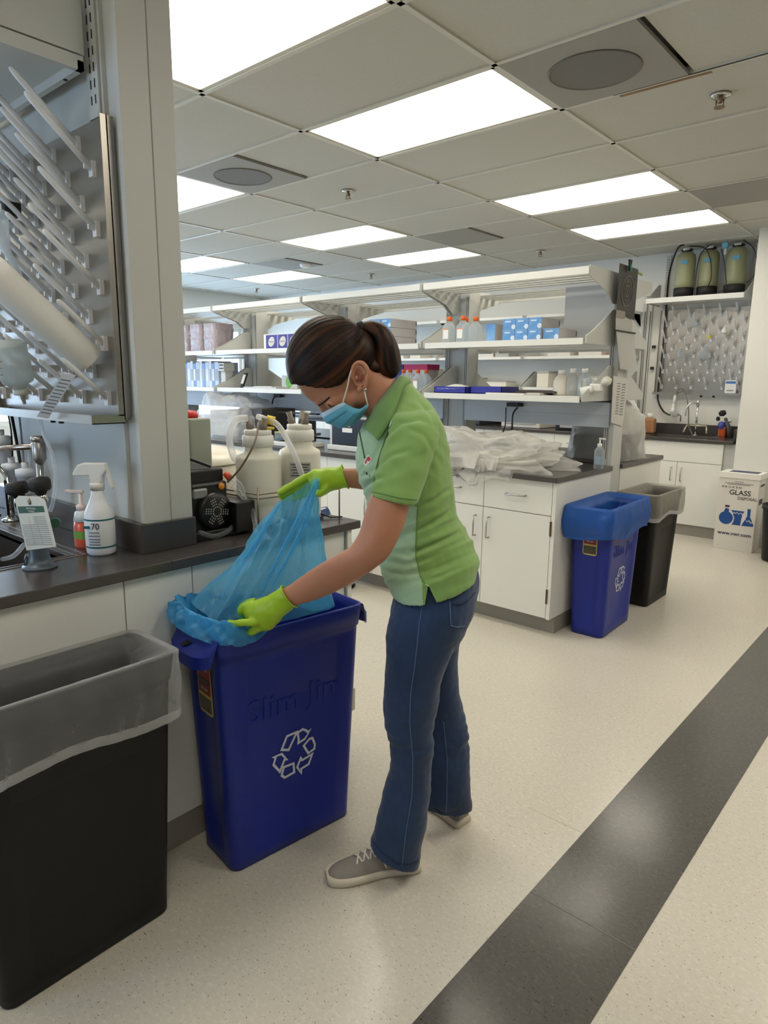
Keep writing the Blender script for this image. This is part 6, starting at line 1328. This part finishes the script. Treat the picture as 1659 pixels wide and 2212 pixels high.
for i, r in enumerate(pt_r):
    c = sum(r, Vector())/len(r); R.append([c+(p-c)*(1+.10*noise.noise(Vector((k*.9, i*.05, 2)))+.05*noise.noise(Vector((k*2.7, i*.08, 9)))) for k, p in enumerate(r)])
pm_.rings(R); pony = pm_.build('ponytail', hairm, hair)
pc = [sum(r, Vector())/len(r) for r in pt_r]
def ps(v):
    i = min(range(len(pc)), key=lambda k: (pc[k]-v).length); r = v-pc[i]; a = math.atan2(r.dot(W0), r.dot(R0)); return .45+.8*noise.noise(Vector((a*5, i*.06, 4)))
set_strand(pony, ps)
MB().lathe([(.010, -.010), (.017, -.006), (.019, 0), (.017, .008), (.011, .012)], tie+R0*.003, 18, axis=(ha+R0*.3)).build('hair_tie', blackm, hair)

# ---- gloves
def tubec(ps, rs): return MB().tube([pt(x, y, t) for x, y, t in ps], rs, 12)
def finger(ps, r):
    P = spline([pt(x, y, t) for x, y, t in ps], 4); n = len(P); return MB().tube(P, [r*(1-.18*i/(n-1)) if i < n-1 else r*.45 for i in range(n)], 12)
pl = interp([S(606, 1268, 642, 1309, 1.752, .031), S(590, 1279, 621, 1324, 1.765, .031), S(572, 1289, 600, 1347, 1.778, .033), S(550, 1297, 584, 1361, 1.79, .033), S(532, 1306, 566, 1362, 1.80, .030), S(524, 1316, 550, 1356, 1.81, .020)])
GL = fuse([MB().rings(pl), finger([(548, 1304, 1.795), (530, 1309, 1.80), (520, 1320, 1.81), (524, 1334, 1.815), (536, 1342, 1.82)], .0125), finger([(552, 1300, 1.82), (532, 1304, 1.83), (520, 1316, 1.835), (524, 1332, 1.84)], .0120), finger([(560, 1356, 1.785), (540, 1366, 1.79), (520, 1367, 1.80), (508, 1360, 1.81)], .0120), finger([(566, 1352, 1.81), (546, 1362, 1.82), (526, 1366, 1.83), (514, 1358, 1.84)], .0108), finger([(566, 1340, 1.775), (543, 1344, 1.765), (524, 1345, 1.765), (506, 1347, 1.775), (490, 1345, 1.785)], .0118)], .0030, 3)
gl, gb1 = part('glove', GL, glove, person, lambda v, n: .0012*noise.noise(v*45)+.0018*noise.noise(Vector((v.x*30, v.y*30, v.z*70)))*smoothstep(575, 610, pr(v)[0]), label='lime green glove on the near hand, thumb pointing left')
MB().tube([p for p in S(607, 1267, 643, 1310, 1.752, .032)]+[S(607, 1267, 643, 1310, 1.752, .032)[0]], .0022, 6).build('cuff_bead', glove, gl)
pr2 = interp([S(737, 1005, 752, 1054, 1.990, .033), S(722, 1009, 734, 1056, 1.985, .031), S(705, 1010, 715, 1062, 1.985, .029), S(690, 1012, 698, 1071, 1.985, .026), S(676, 1014, 686, 1072, 1.988, .022), S(664, 1022, 676, 1064, 1.99, .018)])
GR = fuse([MB().rings(pr2), finger([(682, 1022, 1.985), (660, 1032, 1.985), (636, 1046, 1.985), (617, 1056, 1.985), (600, 1067, 1.985)], .0125), finger([(680, 1036, 1.995), (655, 1046, 1.995), (632, 1058, 1.995), (614, 1067, 1.995), (602, 1075, 1.995)], .0122), finger([(680, 1048, 2.0), (655, 1058, 2.005), (635, 1067, 2.005), (618, 1075, 2.005), (608, 1080, 2.005)], .0115), finger([(684, 1060, 2.005), (662, 1067, 2.01), (646, 1072, 2.01), (630, 1077, 2.01)], .0105), finger([(708, 1050, 1.965), (698, 1062, 1.955), (690, 1066, 1.950), (682, 1062, 1.948)], .0118)], .0030, 3)
gr, gb2 = part('glove', GR, glove, person, lambda v, n: .0012*noise.noise(v*45)+.0022*noise.noise(Vector((v.x*50, v.y*50, v.z*20))), label='lime green glove on the far hand, holding up the bag')
MB().tube([p for p in S(737, 1004, 753, 1055, 1.990, .034)]+[S(737, 1004, 753, 1055, 1.990, .034)[0]], .0022, 6).build('cuff_bead', glove, gr)

# ---- shoes
canvas = mat('grey_canvas', (148, 141, 135), .85, n=(60, .2), bump=(600, .3, .001)); sole_m = mat('off_white_rubber', (214, 204, 184), .55)
def shoe(heel, toe, label, w=.048, left=1):
    d = (toe-heel); ln = d.length; d.normalize(); s_ = d.cross(Z)*left; o = []
    prof = [(0, .55, .070), (.03, .72, .078), (.10, .80, .080), (.22, .80, .078), (.36, .80, .078), (.50, .88, .072), (.64, .98, .060), (.76, 1.0, .050), (.87, .90, .044), (.95, .68, .038), (1.0, .34, .030)]
    def ringat(f, wf, h, z0, grow=0):
        c = heel+d*(ln*f); side = .010*math.sin(PI*f)*1.0; W = w*wf+grow; R = []
        for k in range(24):
            q = PI*k/23; R.append(c+s_*(side+W*math.cos(q)*(1-.25*math.sin(q)))+Z*(z0+(h-z0)*math.sin(q)**.7))
        return R
    sh_ = MB(); rs = [ringat(f, wf*.97, h, .016) for f, wf, h in prof]; sh_.rings(interp(rs, 3)); up = sh_.build('shoe', canvas, person, label=label)
    so_ = MB(); n = 24
    def outline(g, z):
        L_, R_ = [], []
        for f, wf, h in prof:
            c = heel+d*(ln*f+(.006 if f > .9 else -.004 if f < .05 else 0)); side = .010*math.sin(PI*f); L_.append(c+s_*(side+w*wf+g)+Z*z); R_.append(c+s_*(side-w*wf-g)+Z*z)
        return spline(L_, 3)+spline(R_[::-1], 3)
    tz = lambda r, extra: r
    so_.rings([outline(-.004, .0), outline(.004, .004), outline(.0045, .020), outline(.001, .026)], (True, True)); so_.build('sole', sole_m, up)
    tc_ = MB(); ell(tc_, heel+d*(ln*.945)+Z*.014, (d, s_, Z), (.022, w*.74, .015), 24, 12); tc_.build('toe_cap', sole_m, up)
    la = mat('lace_white', (226, 222, 212), .8)
    bv = BVHTree.FromPolygons([tuple(Vector(v)) for v in sh_.v], sh_.f)
    def top(f, sd):
        c = heel+d*(ln*f)+s_*(.010*math.sin(PI*f)+sd*.022)+Z*.3; r = bv.ray_cast(c, -Z); return (r[0] or c)+Z*.0025
    for i in range(4):
        f = .70-.075*i
        for a, b in ((-1, 1), (1, -1)):
            p, q = top(f, a), top(f-.06, b); m_ = (p+q)/2; r = bv.ray_cast(m_+Z*.2, -Z); m_ = (r[0] or m_)+Z*.003; MB().tube([p, (p+m_)/2+Z*.001, m_+Z*.001*a, (m_+q)/2+Z*.001, q], .0030, 6).build('lace', la, up)
    MB().tube([top(.40, -1.1), top(.40, -1.1)-s_*.008-Z*.015, top(.38, -1.1)-s_*.012-Z*.03], .0025, 6).build('lace', la, up)
    return up
n1, n2 = at(908, 1890, 2, 0), at(742, 1922, 2, 0)
dv = (n2-n1).normalized(); sd_ = dv.cross(Z); sd_ = sd_ if sd_.dot(W0) > 0 else -sd_
shoe(n1+sd_*.040-dv*.004, n2+sd_*.046+dv*.035, 'grey canvas sneaker with white laces, near foot', .047, 1)
f1, f2 = at(1016, 1797, 2, 0), at(925, 1757, 2, 0)
dv = (f2-f1).normalized(); sd_ = dv.cross(Z); sd_ = sd_ if sd_.dot(W0) > 0 else -sd_
h0_ = at(1004, 1797, 2, 0)+W0*.036; shoe(h0_, h0_+Vector((-.262, .03, 0)), 'grey canvas sneaker of the far foot, mostly hidden', .047, 1)

# ================================================================ THE BAG BEING PULLED OVER THE BIN
bagb = mat('sky_blue_film', (116, 208, 252), .28, alpha=(.32, (.68, .90, 1)), bump=(34, .6, .012), spec=.8, n=(12, .2))
Mb = Matrix.Translation(B1) @ Matrix.Rotation(RZ1, 4, 'Z')
def BL(x, y, z): return Mb @ Vector((x, y, z))
hb_ = thing('bin_liner', 'sky blue plastic bag held up by the gloved hand and tucked over the navy bin', 'bin liner', tuple(BL(0, 0, .76)))
# top edge: in front of the fingers from fingertips to apex, back behind the hand
tf = [pt(601, 1083, 1.975), pt(616, 1076, 1.965), pt(636, 1064, 1.96), pt(656, 1050, 1.955), pt(672, 1038, 1.948), pt(684, 1032, 1.943), pt(687, 1036, 1.95)]
tk = [pt(686, 1042, 1.975), pt(672, 1050, 2.02), pt(650, 1062, 2.03), pt(628, 1074, 2.03), pt(610, 1082, 2.02), pt(600, 1086, 1.99)]
top_ = spline(tf+tk+[tf[0]], 10)[:-1]
bf = [BL(-.245, -.085, .80), BL(-.20, -.112, .775), BL(-.12, -.118, .765), BL(-.04, -.118, .764), BL(.06, -.119, .763), BL(.13, -.119, .765), BL(.155, -.10, .765)]
bk_ = [BL(.15, .0, .72), BL(.10, .06, .74), BL(.0, .095, .775), BL(-.12, .108, .79), BL(-.21, .105, .81), BL(-.25, .03, .82)]
bot = spline(bf+bk_+[bf[0]], 10)[:-1]
nT = len(top_); 
def BG(u, v):
    i = int(round(u*nT)) % nT; a, b = top_[i], bot[i]; q = a.lerp(b, v); c = sum(top_, Vector())/nT; c = c.lerp(sum(bot, Vector())/nT, v)
    o_ = q-c; o_.z = 0; k = o_.length; o_ = o_.normalized() if k > 1e-5 else R0
    fold = math.sin(u*2*PI*9+3*noise.noise(Vector((u*6, v*2, 0))))*.006*math.sin(PI*min(1, v*1.1))**.7+.018*noise.noise(Vector((u*11, v*2.4, 4)))*math.sin(PI*v*.95)+.009*(.4-abs(noise.noise(Vector((u*22+v*3, v*5, 9)))))*math.sin(PI*v)+.004*noise.noise(Vector((u*40, v*9, 1)))
    return q+o_*(fold-.018*math.sin(PI*v))+W0*(.004*noise.noise(Vector((u*30, v*6, 8))))
MB().grid(BG, nT, 46, closeu=True).build('film', bagb, hb_)
# sharp fold lines running down from the apex
for (x0, y0), (x1, y1), (x2, y2), tt in (((684, 1036), (640, 1130), (560, 1290), 1.925), ((686, 1040), (650, 1150), (585, 1270), 1.92), ((604, 1088), (560, 1160), (480, 1290), 1.93)):
    P = spline([pt(x0, y0, tt+.01), pt(x1, y1, tt-.02), pt(x2, y2, tt-.06)], 8); MB().tube(P, [.003+.004*math.sin(PI*k/(len(P)-1)) for k in range(len(P))], 6, flat=.5).build('gathered_fold', bagb, hb_)
# gathered cuff over the near end and back of the rim
bagc = mat('sky_blue_gathered', (96, 198, 252), .34, alpha=(.66, (.6, .86, 1)), bump=(36, .5, .01), spec=.6, n=(16, .35))
pth = spline([BL(-.10, -.118, .767), BL(-.13, -.118, .768), BL(-.17, -.118, .770), BL(-.225, -.108, .776), BL(-.268, -.06, .787), BL(-.282, .02, .797), BL(-.268, .08, .805), BL(-.20, .112, .805), BL(-.10, .112, .785), BL(.0, .105, .765)], 14)
NP = len(pth)-1
def CU(u, v):
    i = min(NP, round(u*NP)); c = pth[i]; t_ = (pth[min(NP, i+1)]-pth[max(0, i-1)]).normalized(); o_ = t_.cross(Z)*-1; cen = BL(-.1, 0, .78); o_ = o_ if o_.dot(c-cen) > 0 else -o_
    s = math.sin(PI*u); wd2 = .005+.013*s; ht = .008+.020*s; dr = .012+.026*s+.010*math.sin(u*9); a = (v-.5)*2
    x = wd2*(1.35*a if a < 0 else 1.5*math.sin(a*PI/2)); z = ht*math.cos(a*PI/2)-(dr*max(0, a)**1.6 if a > 0 else .06*(-a)**1.5)
    f = .020*s*noise.noise(Vector((u*17+v*2, v*3, 2)))+.010*noise.noise(Vector((u*46-v*4, v*6, 5)))
    return c+o_*(x+f)+Z*(z+f*.8)
MB().grid(CU, NP, 22).build('gathered_cuff', bagc, hb_)
